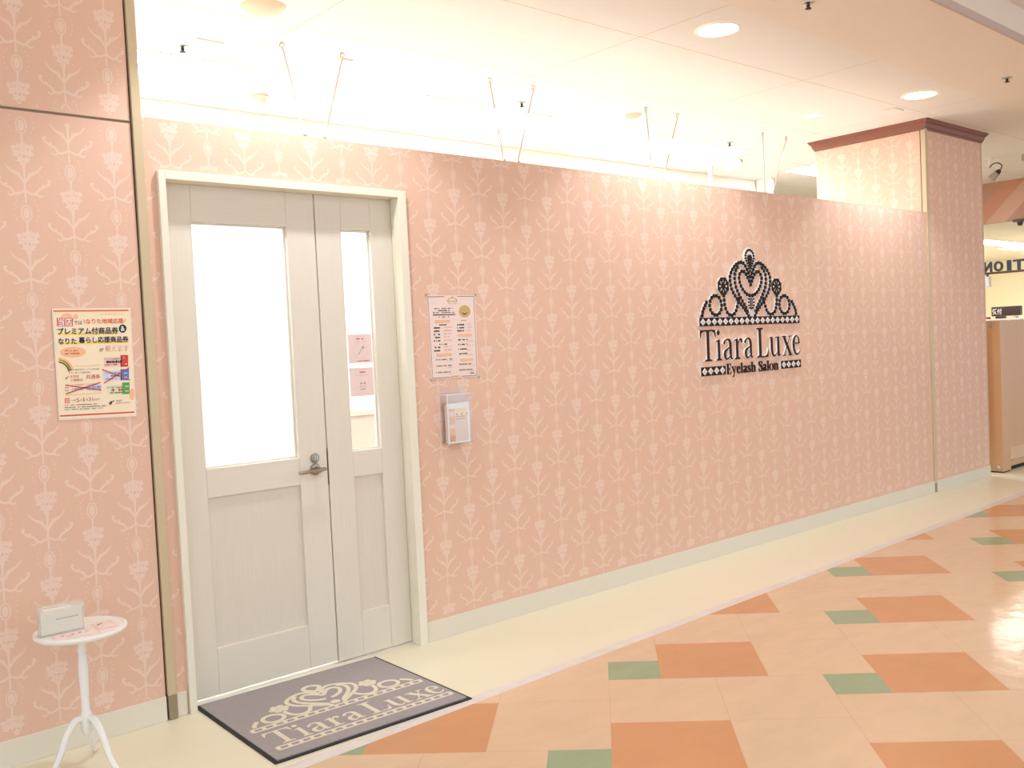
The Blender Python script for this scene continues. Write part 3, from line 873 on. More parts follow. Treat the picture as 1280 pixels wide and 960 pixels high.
# white backing ribbons + dark beads
mw = MB()
for p in tiara_paths() + [drop_path()]:
    for k, q in enumerate(ribbon_quads([(x, y, .0135) for x, y in p])): mw.extr(q, onwall, YB, .0068 + k * 8e-6)
for s in (-1, 1): mw.extr(ellipse(s * .293, .195, .060, .060, 24), onwall, YB, .0072)
mw.extr([(0, .056), (.042, .026), (.030, 0), (0, -.012), (-.030, 0), (-.042, .026)], onwall, YB, .0074)
mw.extr(ellipse(0, .093, .034, .046, 20), onwall, YB, .0076)
mw.extr([(x, y) for x, y in drop_path(.044, .425, .304)][1:-1] + [(0, .304)], onwall, YB, .0066)
o = mw.build('tiara_backing', SIGNW, sign); o['label'] = 'white rim behind the dark beads of the tiara'
mb = MB(); bead_n = 0
def bead(x, y, r, ry=None):
    global bead_n
    bead_n += 1
    mb.extr(ellipse(x, y, r, ry or r, 10), onwall, .006, YF + (bead_n % 40) * 2e-5, 0, 0)
for p in tiara_paths():
    for x, y in resample(p, .0268): bead(x, y, .0112, .0128)
for x, y in resample(drop_path(.046, .430, .296), .0180): bead(x, y, .0074)
mb.extr([(x, y) for x, y in drop_path(.024, .400, .312)][1:-1] + [(0, .312)], onwall, .006, YF)
for s in (-1, 1):
    cx, cyy = s * .293, .195
    mb.extr(ellipse(cx, cyy, .017, .017, 14), onwall, .006, YF)
    for k in range(8):
        a = 2 * PI * k / 8 + PI / 8
        a0, a1 = a - PI / 8, a + PI / 8
        bead(cx + .046 * math.cos(a), cyy + .046 * math.sin(a), .0125)
        for q in ribbon_quads([(cx + .012 * math.cos(a), cyy + .012 * math.sin(a), .003), (cx + .042 * math.cos(a), cyy + .042 * math.sin(a), .006)]): mb.extr(q, onwall, .006, YF - .001)
        for q in ribbon_quads([(cx + .046 * math.cos(a), cyy + .046 * math.sin(a), .005), (cx + .050 * math.cos(a1), cyy + .050 * math.sin(a1), .005), (cx + .046 * math.cos(a + PI / 4), cyy + .046 * math.sin(a + PI / 4), .005)]): mb.extr(q, onwall, .006, YF - .001)
for k in range(12):
    a = 2 * PI * k / 12
    bead(.029 * math.cos(a), .093 + .041 * math.sin(a), .0060)
o = mb.build('tiara', SIGNF, sign)
mj = MB(); mj.extr(ellipse(0, .093, .016, .030, 16), onwall, .006, YF); o = mj.build('jewel', SIGNJ, sign); o['label'] = 'grey oval jewel at the foot of the heart'
mj = MB(); mj.extr([(0, .050), (.034, .024), (0, -.006), (-.034, .024)], onwall, .0065, YF); o = mj.build('jewel', SIGNG, sign); o['label'] = 'pale diamond jewel below the heart'
def band(x0, x1, z0, z1, n):
    m = MB()
    m.extr(R_(x0, z0, x1, z1), lambda u, v, d: (u, -d, v), YB, YF, 0, 1)
    st = (x1 - x0 - .012) / n
    for k in range(n):
        cx, cz = x0 + .006 + st * (k + .5), (z0 + z1) / 2
        rx, rz = min(st * .44, .025), (z1 - z0) * .40
        m.extr([(cx - rx, cz), (cx, cz - rz), (cx + rx, cz), (cx, cz + rz)], lambda u, v, d: (u, -d, v), YF, YF + .0015, 1, 1)
        m.extr([(cx - rx * .74, cz), (cx, cz - rz * .74), (cx + rx * .74, cz), (cx, cz + rz * .74)], lambda u, v, d: (u, -d, v), YF, YF + .0022, 2, 1)
    m.build('diamond_band', [SIGNF, SIGNW, SIGNG], sign)
band(4.711, 5.815, 1.434, 1.486, 19)
band(4.709, 4.960, 1.129, 1.184, 4)
band(5.571, 5.814, 1.132, 1.185, 4)
def sign_letter(ch, x0, x1, z0, cap, dep=YF):
    g, w_ = glyph(ch, 1.0 if cap > .1 else 1.35)
    sx_ = (x1 - x0) / w_
    m = MB()
    for k, p in enumerate(g): m.extr([(x0 + a * sx_, z0 + b * cap) for a, b in p], lambda u, v, d: (u, -d, v), .0005, dep + k * 2e-5, 0, 1 if cap > .1 else 0)
    m.build('letter', [SIGNF, SIGNW], sign)
for ch, a, b in (('T', 4.708, 4.869), ('i', 4.867, 4.924), ('a', 4.938, 5.046), ('r', 5.056, 5.148), ('a', 5.160, 5.262), ('L', 5.298, 5.438), ('u', 5.442, 5.578), ('x', 5.590, 5.716), ('e', 5.716, 5.812)):
    sign_letter(ch, a, b, 1.218, .193)
def run(word, x0, x1, gap=.06):
    ws = [glyph(c)[1] for c in word]
    tot = sum(ws) + gap * (len(word) - 1)
    k = (x1 - x0) / tot; x = x0; out = []
    for c, w_ in zip(word, ws):
        out.append((c, x, x + w_ * k)); x += (w_ + gap) * k
    return out
for c, a, b in run('Eyelash', 4.982, 5.298) + run('Salon', 5.328, 5.556):
    sign_letter(c, a, b, 1.128, .066, .005)

# ------------------------------------------------------------------ DOOR MAT
MO = Vector((1.474, .040, 0)); MU = Vector((.8245, -.033, 0)).normalized(); MV = Vector((-.033, -.8245, 0)).normalized()
MWID, MLEN, MT = .825, .728, .009
mt_ = thing('door_mat', 'grey door mat with cream tiara design in front of the salon door', 'door mat', tuple(MO + MU * MWID / 2 + MV * MLEN / 2))
mat_n = 0
def onmat(u, v, d): p = MO + MU * u + MV * v; return (p.x, p.y, d)
m = MB(); m.extr([(0, 0), (0, MLEN), (MWID, MLEN), (MWID, 0)], onmat, .0005, .005)
o = m.build('rubber_edge', MATB, mt_); o['label'] = 'black rubber border'
m = MB(); e_ = .014; m.extr([(e_, e_), (e_, MLEN - e_), (MWID - e_, MLEN - e_), (MWID - e_, e_)], onmat, .004, MT)
m.build('carpet_pile', MATG, mt_, bevel=.002)
m = MB()
TS = .735 / 1.10
def pile(q):
    global mat_n
    mat_n += 1
    m.extr(q, onmat, MT - .001, MT + .0010 + (mat_n % 97) * 6e-6)
tcx, tcv = .420, .405
def tm(x, y): return (tcx + x * TS, tcv - y * TS * .92)
def mstroke(pts, hw=.0085):
    for q in ribbon_quads([(*tm(x, y), hw) for x, y in pts]): pile(q)
for p in tiara_paths(): mstroke(p, .0082)
mstroke(drop_path(.050, .431, .304), .009)
for s in (-1, 1):
    for k in range(6):
        a = 2 * PI * k / 6
        pile([tm(x, y) for x, y in ellipse(s * .293 + .040 * math.cos(a), .195 + .040 * math.sin(a), .022, .022, 12)])
    pile([tm(x, y) for x, y in ellipse(s * .293, .195, .018, .018, 12)])
pile([tm(x, y) for x, y in ellipse(0, .05, .03, .03, 12)])
def chain(u0, u1, v, n, h=.014):
    for vv in (v - h, v + h):
        for q in ribbon_quads([(u0, vv, .0042), (u1, vv, .0042)]): pile(q)
    st = (u1 - u0) / n
    for k in range(n + 1):
        for q in ribbon_quads([(u0 + st * k, v - h, .0075), (u0 + st * k, v + h, .0075)]): pile(q)
chain(.055, .785, .424, 17)
chain(.058, .790, .632, 17)
cap = .128
for ch, a, b in (('T', 0, .161), ('i', .163, .218), ('a', .23, .338), ('r', .348, .440), ('a', .452, .554), ('L', .590, .730), ('u', .734, .870), ('x', .882, 1.008), ('e', 1.008, 1.104)):
    g, w_ = glyph(ch)
    k_ = .735 / 1.104
    x0, x1 = .062 + a * k_, .062 + b * k_
    for p in g:
        pile([(x0 + q / w_ * (x1 - x0), .600 - r_ * cap) for q, r_ in p])
o = m.build('woven_design', MATC, mt_); o['label'] = 'cream tiara and lettering'

# ------------------------------------------------------------------ printed sheets
class Sheet:
    """flat printed sheet; u 0..1 across, v 0..1 down; layers stacked towards the viewer"""
    def __init__(s, fn): s.fn = fn; s.mb = MB(); s.mats = []
    def mi(s, m):
        if m not in s.mats: s.mats.append(m)
        return s.mats.index(m)
    def poly(s, pts, m, layer): s.mb.poly([s.fn(u, v, layer) for u, v in pts], s.mi(m))
    def rect(s, u0, v0, u1, v1, m, layer): s.poly([(u0, v0), (u0, v1), (u1, v1), (u1, v0)], m, layer)
    def line(s, a, b, hw, m, layer):
        for q in ribbon_quads([(a[0], a[1], hw), (b[0], b[1], hw)]): s.poly(q, m, layer)
    def text(s, body, u0, v0, u1, v1, m, layer, bold=0.0):
        vs, fs = text_fit(body, u0, v1, u1, v0)
        n = 1 if bold == 0 else 4 if bold < .02 else 8
        for k in range(n):
            a = 2 * PI * k / n + .4; e = bold * abs(v1 - v0) if n > 1 else 0
            s.mb.mesh([s.fn(u + e * math.cos(a) * 1.4, v + e * math.sin(a), layer + k * .08) for u, v in vs], fs, s.mi(m))
    def dashes(s, u0, u1, v, h, m, layer, seed=0, dens=.72, cell=.016):
        r = random.Random(seed); u = u0
        while u < u1:
            l = cell * r.uniform(.5, 1.5)
            if r.random() < dens: s.rect(u, v - h * r.uniform(.3, .5), min(u + l * .8, u1), v + h * .5, m, layer)
            u += l

LY_ = .0004
def bil(tl, tr, bl, br, y0, lift=LY_):
    def fn(u, v, layer):
        x = (tl[0] * (1 - u) + tr[0] * u) * (1 - v) + (bl[0] * (1 - u) + br[0] * u) * v
        z = (tl[1] * (1 - u) + tr[1] * u) * (1 - v) + (bl[1] * (1 - u) + br[1] * u) * v
        return (x, y0 - .001 - layer * lift, z)
    return fn
# --- voucher poster on the left panel
fn = bil((1.028, 1.579), (1.303, 1.579), (1.027, 1.181), (1.301, 1.173), -.008)
S = Sheet(fn)
q = [fn(u, v, 0) for u, v in ((0, 0), (0, 1), (1, 1), (1, 0))]
S.mi(LAMI)
S.mb.mesh([(x, -.0075, z) for x, y, z in q] + q, [(4, 5, 6, 7), (0, 1, 5, 4), (1, 2, 6, 5), (2, 3, 7, 6), (3, 0, 4, 7)], 0)
cu = lambda x, y: ((x - 135 - 45 * (y - 90) / 785) / 568, (y - 90) / 785)
def zr(x0, y0, x1, y1): a = cu(x0, y0); b = cu(x1, y1); c0 = cu(x0, y1); return a[0], a[1], b[0] + (c0[0] - a[0]) * 0, b[1]
def zt(body, x0, x1, yc, h, m_, layer=3, bold=.0):
    a = cu(x0, yc); b = cu(x1, yc); hh = h / 785 / 2
    S.text(body, a[0], a[1] - hh, b[0], a[1] + hh, m_, layer, bold)
def zl(x0, y0, x1, y1, t_, m_, layer=3): S.line(cu(x0, y0), cu(x1, y1), t_ / 568 / 2, m_, layer)
def zbox(x0, x1, y0, y1, m_, layer=1):
    S.poly([cu(x0, y0), cu(x0, y1), cu(x1, y1), cu(x1, y0)], m_, layer)
def zdash(x0, x1, yc, h, m_, layer=3, seed=0, cell=.016):
    a = cu(x0, yc); b = cu(x1, yc); S.dashes(a[0], b[0], a[1], h / 785, m_, layer, seed, .75, cell)
def zell(cx, cyy, rx, ry, m_, layer=1): S.poly([cu(cx + rx * math.cos(2 * PI * k / 28), cyy + ry * math.sin(2 * PI * k / 28)) for k in range(28)][::-1], m_, layer)
S.rect(.02, .012, .98, .985, POSTP, .5)
S.rect(.015, .018, .97, .031, ORG, 2); S.rect(.015, .956, .97, .968, RED, 2)
zdash(480, 655, 135, 6, PEACH, 2, 5, .01)
zell(238, 165, 45, 40, PEACH, 1); zell(300, 150, 18, 20, PEACH, 1)
zt('当店', 172, 278, 186, 54, RED, 2, .10); zt('当店', 176, 274, 186, 54, WHT, 3, .015)
zt('では', 288, 346, 192, 28, INKG, 3, .01)
zt('なりた地域応援', 372, 648, 184, 36, ORG, 3, .02)
zl(356, 170, 368, 196, 4, ORG); zl(652, 196, 664, 170, 4, ORG)
zbox(180, 610, 262, 279, YEL, 1); zbox(183, 690, 329, 345, YEL, 1)
zt('プレミアム付商品券', 172, 608, 252, 46, INK, 3, .03)
zell(643, 240, 29, 30, INK, 2); zt('&', 628, 658, 240, 34, WHT, 3, .01)
zt('なりた', 178, 304, 322, 40, INK, 3, .03); zt('暮らし応援商品券', 322, 685, 316, 42, INK, 3, .03)
zt('が', 470, 500, 388, 26, INK, 3, .01); zt('使えます', 512, 686, 381, 42, RED, 3, .012); zt('使えます', 514, 684, 381, 40, PRED, 3.6)
zell(280, 400, 92, 38, PEACH, 1); zdash(218, 328, 388, 8, RED, 3, 1, .014); zdash(212, 340, 409, 8, RED, 3, 2, .014)
for r_, mm in ((150, PEACH), (128, YEL), (110, PGREEN)):
    pts = [(175 + r_ * .68 * math.sin(a), 560 - r_ * math.cos(a) * .78, 11) for a in [0.05 + 1.25 * k / 12 for k in range(13)]]
    Lf_, Rt_ = ribbon(pts)
    for i in range(12): S.poly([cu(*Rt_[i]), cu(*Rt_[i + 1]), cu(*Lf_[i + 1]), cu(*Lf_[i])], mm, 1)
zl(282, 500, 470, 497, 3, PEACH)
zt('なりた地域応援プレミアム付商品券', 248, 468, 524, 12, INKG, 3); zt('なりた 暮らし応援商品券', 248, 404, 545, 12, INKG, 3)
zl(226, 578, 232, 588, 4, INK); zl(232, 588, 246, 568, 4, INK)
zt('大型店', 256, 322, 571, 20, RED, 3); zt('小規模店', 258, 350, 597, 20, RED, 3); zt('共通券', 372, 474, 578, 32, RED, 3, .005)
zt('なりた地域応援プレミアム付商品券', 270, 450, 632, 12, INKG, 3)
for a in ((224, 648, 246, 648), (246, 648, 246, 670), (246, 670, 224, 670), (224, 670, 224, 648)): zl(*a, 2.5, INKG)
zbox(372, 484, 638, 676, PBLUE, 1)
zt('小規模店', 264, 356, 662, 18, BLUE, 2); zt('専用券', 376, 480, 656, 30, BLUE, 2, .008)
zl(225, 630, 482, 676, 6, RED, 4); zl(226, 692, 476, 621, 6, RED, 4)
zl(225, 701, 484, 695, 3, PEACH)
zbox(220, 256, 722, 758, ORG, 1); zt('使用', 225, 252, 733, 12, WHT, 2); zt('期限', 225, 252, 748, 12, WHT, 2)
zt('令和', 264, 298, 741, 16, INKG); zt('5', 302, 324, 739, 28, RED); zt('年', 330, 345, 741, 14, INKG); zt('1', 352, 359, 738, 28, RED); zt('月', 368, 384, 740, 14, INKG)
zt('31', 390, 422, 737, 28, RED); zt('日', 430, 446, 740, 14, INKG); zt('(火)', 449, 474, 738, 15, INKG)
for i, (y_, x1_) in enumerate(((772, 450), (788, 515), (803, 500))): zdash(220, x1_, y_, 7, INKG, 3, 10 + i, .012)
zbox(502, 632, 440, 512, PRED, 1); zbox(626, 684, 430, 515, RED, 1); zt('プレミアム付商品券', 505, 620, 456, 15, INK, 3); zdash(520, 636, 476, 18, INK, 3, 21, .022); zdash(508, 612, 496, 10, RED, 3, 22, .016)
zbox(500, 632, 540, 612, PBLUE, 1); zbox(626, 690, 531, 612, BLUE, 1); zt('プレミアム付商品券', 510, 622, 556, 13, INK, 2); zdash(536, 620, 576, 14, INKG, 2, 23, .022); zdash(516, 612, 598, 9, BLUE, 2, 26, .016)
zl(489, 529, 697, 612, 6, RED, 4); zl(502, 627, 692, 522, 6, RED, 4)
zbox(520, 640, 640, 712, PGREEN, 1); zbox(638, 694, 628, 712, GREEN, 1); zt('なりた 暮らし応援商品券', 526, 640, 660, 13, INK, 3); zdash(534, 646, 678, 18, RED, 3, 24, .022); zdash(548, 640, 698, 10, INKG, 3, 27, .016)
for x_, y_ in ((648, 450), (648, 495), (652, 560), (652, 590), (660, 655), (660, 690)): zdash(x_, x_ + 26, y_, 6, WHT, 3, x_ + y_, .02)
zell(712, 715, 20, 42, PEACH, 1)
zl(540, 780, 556, 758, 7, INK); zl(552, 782, 560, 764, 6, INK); zl(560, 764, 576, 754, 5, INK)
zt('成田市', 590, 636, 757, 13, INKG); zt('NARITA CITY', 590, 698, 774, 11, INKG)
o = S.mb.build('poster', S.mats, base=(1.165, -.008, 1.18))
tag(o, 'cream voucher poster with orange bars taped to the left pink wall', 'poster')

# --- price menu beside the door
fn = bil((2.678, 1.624), (2.971, 1.626), (2.684, 1.229), (2.967, 1.229), -.001)
S = Sheet(fn); S.mi(ACRYL)
u0 = (-.02, 1.02)
cm = lambda x, y: ((x - 112 - 40 * (y - 85) / 830) / 462, (y - 85 - 0) / 815)
def mrect(x0, y0, x1, y1, m_, layer): S.poly([cm(x0, y0), cm(x0, y1), cm(x1, y1), cm(x1, y0)], m_, layer)
def mdash(x0, x1, y_, h, m_, seed, cell=.02): a = cm(x0, y_); b = cm(x1, y_); S.dashes(a[0], b[0], a[1], h / 815, m_, 2, seed, .8, cell)
q = [fn(u, v, 0) for u, v in ((0, 0), (0, 1), (1, 1), (1, 0))]
S.mi(MENUP)
S.mb.mesh([(x, -.0006, z) for x, y, z in q] + q, [(4, 5, 6, 7), (0, 1, 5, 4), (1, 2, 6, 5), (2, 3, 7, 6), (3, 0, 4, 7)], 1)
for a, b in (((.02, .015), (.35, .015)), ((.62, .015), (.97, .015)), ((.02, .985), (.38, .985)), ((.64, .985), (.97, .985)), ((.02, .015), (.02, .985)), ((.97, .015), (.97, .985))):
    S.line(a, b, .0035, INKG, 2)
for k in range(9):   # little gold tiara
    a = PI * k / 8
    p = cm(350 + 42 * math.cos(a), 142 - 34 * math.sin(a)); S.poly([(p[0] + .012 * math.cos(t_), p[1] + .008 * math.sin(t_)) for t_ in [2 * PI * j / 8 for j in range(8)]][::-1], GOLD, 2)
p = cm(350, 102); S.poly([(p[0] + .012 * math.cos(t_), p[1] + .012 * math.sin(t_)) for t_ in [2 * PI * j / 8 for j in range(8)]][::-1], GOLD, 2)
mrect(306, 140, 398, 148, GOLD, 2); S.text('Tiara Luxe', *cm(308, 154), *cm(396, 172), GOLD, 2)
for i, (x0_, x1_, y_) in enumerate(((180, 355, 212), (218, 328, 232), (168, 372, 252), (168, 380, 274), (222, 320, 296))): mdash(x0_, x1_, y_, 12, INKG if i % 2 == 0 else INK, 30 + i)
p = cm(472, 245); S.poly([(p[0] + .122 * math.cos(t_), p[1] + .074 * math.sin(t_)) for t_ in [2 * PI * j / 32 for j in range(32)]][::-1], GOLD, 2)
Lf_, Rt_ = ribbon([(472 + 24 * math.cos(a), 252 + 20 * math.sin(a), 4.5 * math.sin(a) + .5) for a in [PI * k / 10 for k in range(11)]])
for i in range(10): S.poly([cm(*Lf_[i]), cm(*Rt_[i]), cm(*Rt_[i + 1]), cm(*Lf_[i + 1])], INK, 3)
mrect(186, 326, 330, 352, PEACH, 2); mrect(405, 470, 545, 494, PEACH, 2); mrect(196, 655, 345, 682, PEACH, 2); mrect(430, 715, 555, 740, PEACH, 2)
mdash(218, 300, 372, 12, INK, 40); mdash(435, 490, 334, 12, GOLD, 41)
for i, y_ in enumerate((400, 432, 464, 494, 526, 590, 622)):
    mdash(176, 234, y_, 16, INK, 50 + i); mdash(272, 346, y_ - 4, 15, PINKD, 60 + i)
mdash(226, 300, 562, 12, INK, 48)
for i, y_ in enumerate((376, 406, 436)): mdash(398, 466, y_, 16, INK, 70 + i); mdash(490, 548, y_ - 3, 13, PINKD, 75 + i)
for i, y_ in enumerate((526, 572, 618, 664)): mdash(408, 500, y_, 13, INK, 80 + i); mdash(500, 556, y_ + 14, 12, PINKD, 85 + i)
for i, y_ in enumerate((710, 772, 836)): mdash(194, 352, y_, 13, INKG, 90 + i); mdash(296, 360, y_ + 18, 11, PINKD, 95 + i)
for i, y_ in enumerate((768, 824)): mdash(418, 552, y_, 13, INKG, 100 + i); mdash(512, 570, y_ + 14, 11, PINKD, 105 + i)
mdash(336, 436, 884, 14, GOLD, 110); mdash(528, 594, 862, 10, INK, 111)
menu = thing('menu_sheet', 'pale price menu sheet on the pink wall just right of the door', 'menu', (2.825, 0, 1.228))
S.mb.build('printed_sheet', S.mats, menu)
for x_, z_ in ((2.676, 1.628), (2.973, 1.629), (2.682, 1.227), (2.970, 1.226)):
    m = MB(); m.lathe([(.001, .0), (.006, 0), (.006, .003), (.003, .0055), (.0008, .006)], (x_, -.0005, z_), 12, axis='y')
    m.build('corner_tack', CHROME, menu)

# --- leaflet box under the menu
t = thing('leaflet_holder', 'clear acrylic leaflet box on the pink wall below the price menu', 'leaflet holder', (2.80, 0, .918))
x0, x1, z0, z1, yd = 2.728, 2.874, .918, 1.153, .055
m = MB()
m.box(x0, x1, -yd, -yd + .003, z0, z1); m.box(x0, x0 + .003, -yd + .003, -.0005, z0, z1); m.box(x1 - .003, x1, -yd + .003, -.0005, z0, z1)
m.box(x0 + .003, x1 - .003, -yd + .003, -.0005, z0, z0 + .003); m.box(x0 + .003, x1 - .003, -.0035, -.0005, z0 + .003, z1 + .03)
m.build('clear_box', ACRYL, t)
m = MB(); m.box(x0 - .001, x1 + .001, -yd - .001, -yd + .003, z1, z1 + .003); m.box(x0 - .001, x0 + .003, -yd + .003, -.0035, z1, z1 + .003); m.box(x0 - .0015, x0 + .0015, -yd - .001, -yd + .002, z0, z1)
m.build('polished_rim', WHITEG, t)
LABS = ['front leaflet in the acrylic box, facing the corridor', 'second leaflet in the acrylic box, behind the front one', 'middle leaflet in the acrylic box below the menu', 'fourth leaflet in the acrylic box, towards the wall', 'rearmost leaflet in the acrylic box, against the wall']
for k in range(5):
    yk = -.047 + k * .0082
    t = thing('leaflet', 'white folded ' + LABS[k], 'leaflet', (2.80, yk, z0 + .004), 'leaflets in the acrylic box')
    m = MB(); m.box(x0 + .012 + k * .001, x1 - .010, yk, yk + .0065, z0 + .0035, 1.112 - k * .002); m.build('card', MENUP if k % 2 else WHT, t, bevel=.001)
    if k == 0:
        m = MB(); m.box(x0 + .045, x1 - .022, yk - .0008, yk - .0001, z0 + .012, 1.085); m.box(x0 + .045, x1 - .022, yk - .0014, yk - .0008, 1.052, 1.082, 1)
        r = random.Random(9)
        for z_ in (1.045, 1.034): m.box(x0 + .05, x1 - .03 - r.random() * .02, yk - .0014, yk - .0008, z_, z_ + .004, 2)
        for a in range(3): m.box(x0 + .055 + a * .03, x0 + .062 + a * .03, yk - .0020, yk - .0014, 1.056, 1.060, 3)
        m.build('printed_face', [MENUP, POSTP, GOLD, INK], t)
    m = MB(); zz = z0 + .012; r = random.Random(k)
    while zz < 1.085:
        h_ = r.uniform(.008, .022); m.box(x0 + .0125 + k * .001, x0 + .045, yk - .0006, yk - .0001, zz, min(zz + h_, 1.088), r.randrange(4)); zz += h_
    m.build('printed_border', [TAN, PINKP, PEACH, WOOD], t)

# --- notices on the narrow glass
for (x0, x1, z0, z1, lab, seed) in ((2.286, 2.410, 1.324, 1.455, 'upper pink notice with a drawing taped to the narrow door glass', 1), (2.286, 2.410, 1.175, 1.304, 'lower pink notice taped to the narrow door glass', 2)):
    fn = bil((x0, z1), (x1, z1), (x0, z0), (x1, z0), LY + .0152)
    S = Sheet(fn); S.mi(PINKP)
    q = [fn(u, v, 0) for u, v in ((0, 0), (0, 1), (1, 1), (1, 0))]
    S.mb.mesh([(x, LY + .0158, z) for x, y, z in q] + q, [(4, 5, 6, 7), (0, 1, 5, 4), (1, 2, 6, 5), (2, 3, 7, 6), (3, 0, 4, 7)], 0)
    S.dashes(.3, .72, .08, .03, PINKD, 1, seed); S.dashes(.35, .66, .16, .05, RED, 1, seed + 4, .8, .05); S.dashes(.22, .78, .26, .04, PINKD, 1, seed + 5, .8, .04)
    if seed == 1:
        for k in range(24):
            a, b = 2 * PI * k / 24, 2 * PI * (k + 1) / 24
            S.line((.5 + .3 * math.cos(a), .58 + .26 * math.sin(a)), (.5 + .3 * math.cos(b), .58 + .26 * math.sin(b)), .006, PINKD, 1)
        S.line((.38, .72), (.6, .48), .012, TAUPE, 1); S.poly([(.62 + .05 * math.cos(t_), .46 + .05 * math.sin(t_)) for t_ in [2 * PI * j / 10 for j in range(10)]][::-1], TAUPE, 1)
        S.dashes(.3, .85, .92, .04, RED, 1, 8, .8, .04)
    else:
        S.dashes(.42, .66, .55, .07, TAUPE, 1, 12, .8, .06); S.dashes(.38, .70, .66, .07, PINKD, 1, 13, .8, .06); S.dashes(.42, .64, .76, .05, TAUPE, 1, 14, .8, .05)
    tag(S.mb.build('notice', S.mats, base=((x0 + x1) / 2, LY + .015, z0)), lab, 'notice', 'notices on the door glass')

# ------------------------------------------------------------------ SIDE TABLE
TX, TY, TZ = .985, -.245, .488
t = thing('side_table', 'small round white pedestal table by the left pink wall', 'table', (TX, TY, 0))
m = MB(); m.lathe([(.02, TZ - .022), (.138, TZ - .018), (.146, TZ - .012), (.148, TZ - .006), (.145, TZ), (.137, TZ + .001), (.134, TZ - .002), (.0005, TZ - .002)], (TX, TY, 0), 56)
m.build('tabletop', WHITEG, t)
m = MB(); m.lathe([(.016, .14), (.016, .195), (.014, .205), (.0135, .25), (.016, .33), (.0165, .36), (.0125, .40), (.0145, .415), (.012, .425), (.016, TZ - .02)], (TX, TY, 0), 24)
m.build('pole', WHITEG, t)
m = MB(); m.lathe([(.010, .125), (.017, .135), (.019, .16), (.019, .195), (.015, .205)], (TX, TY, 0), 24); m.build('hub', WHITEG, t)
for a in (185, -68, 66):
    c_, s_ = math.cos(math.radians(a)), math.sin(math.radians(a))
    p = spline([(r_, h_, k_) for r_, h_, k_ in ((.010, .180, .011), (.034, .182, .012), (.062, .150, .012), (.085, .100, .011), (.108, .052, .010), (.140, .018, .009), (.170, .0085, .0085))], 5)
    m = MB(); m.tube([(TX + c_ * r_, TY + s_ * r_, h_) for r_, h_, k_ in p], [k_ for r_, h_, k_ in p], 12); m.build('leg', WHITEG, t)
# acrylic card case with paper
t = thing('card_case', 'frosted acrylic card case standing at the back of the round white table', 'card case', (.925, -.235, TZ - .002))
cx0, cx1, cy0, cy1, cz0, cz1 = .855, .995, -.262, -.226, TZ - .0015, TZ + .094
m = MB()
m.box(cx0, cx1, cy0, cy0 + .003, cz0, cz1); m.box(cx0, cx1, cy1 - .003, cy1, cz0, cz1); m.box(cx0, cx0 + .003, cy0 + .003, cy1 - .003, cz0, cz1); m.box(cx1 - .003, cx1, cy0 + .003, cy1 - .003, cz0, cz1); m.box(cx0 + .003, cx1 - .003, cy0 + .003, cy1 - .003, cz0, cz0 + .003)
m.build('acrylic_shell', FROST, t)
m = MB(); m.box(cx0 + .006, cx1 - .006, cy0 + .0045, cy0 + .006, cz0 + .006, cz1 - .014); m.box(cx0 + .018, cx1 - .036, cy0 + .0055, cy1 - .006, cz1 - .016, cz1 - .012)
m.build('inner_card', [CARDW], t)
m = MB()
r = random.Random(2)
m.box(.908, .913, cy0 + .0038, cy0 + .0044, cz0 + .048, cz0 + .053); m.box(.970, .975, cy0 + .0038, cy0 + .0044, cz0 + .048, cz0 + .053)
x_ = .917
while x_ < .967:
    l = r.uniform(.002, .005); m.box(x_, x_ + l, cy0 + .0038, cy0 + .0044, cz0 + .049, cz0 + .052); x_ += l + .0013
m.build('printed_line', INK, t)
def pink_card(cx, cyy, wd, dp, rot, z, label, marks):
    c_, s_ = math.cos(rot), math.sin(rot)
    f = lambda u, v, d: (cx + c_ * u - s_ * v, cyy + s_ * u + c_ * v, d)
    m = MB(); m.extr(R_(-wd / 2, -dp / 2, wd / 2, dp / 2), f, z, z + .0012)
    m.extr(R_(-wd / 2 + .008, -dp / 2 + .008, wd / 2 - .008, dp / 2 - .008), f, z + .0012, z + .0016, 1, 1)
    for u, v, a, b in marks: m.extr(R_(u - a, v - b, u + a, v + b), f, z + .0016, z + .0019, 2, 2)
    tag(m.build('price_card', [CARDE, PINKP, INK], base=(cx, cyy, z)), label, 'card', 'pink cards on the round table')
pink_card(.952, -.308, .140, .080, -.04, TZ - .0018, 'long pink card lying in front of the acrylic card case', [(-.04, .008, .004, .003), (-.01, .004, .0045, .004), (.014, .012, .0045, .004), (.035, .006, .006, .0012), (-.025, -.01, .008, .001)])
pink_card(1.056, -.268, .062, .098, -.04, TZ - .0018, 'smaller pink card at the right of the round table top', [(-.014, .018, .004, .004), (-.006, .022, .003, .003), (-.02, .012, .002, .002)])

# ------------------------------------------------------------------ NEXT SHOP BEYOND THE PILLAR
t = thing('partition', 'low wooden partition with bolted post beyond the pink pillar', 'partition', (9.3, .1, 0))
qx, qy, qz = 9.07, -.030, 1.395
m = MB(); m.box(qx, qx + .175, qy, qy + .16, .012, qz); m.build('post', WOOD, t, bevel=.002)
m = MB(); m.box(qx + .01, qx + .165, qy + .01, qy + .15, 0, .012); m.build('post_base', BLACK, t)
m = MB(); m.box(qx + .175, 12.0, qy + .028, qy + .07, .22, qz - .005); m.box(qx + .175, 12.0, qy + .028, qy + .07, .035, .085); m.build('panel', WOOD, t, bevel=.002)
m = MB(); m.box(qx + .175, 12.0, qy + .045, qy + .06, .085, .22); o = m.build('kick_panel', WOODB, t)
m = MB(); m.box(qx + .2, 12.0, qy + .035, qy + .065, 0, .035); m.build('shadow_strip', BLACK, t)  # black strip standing in for the shade under the raised panel
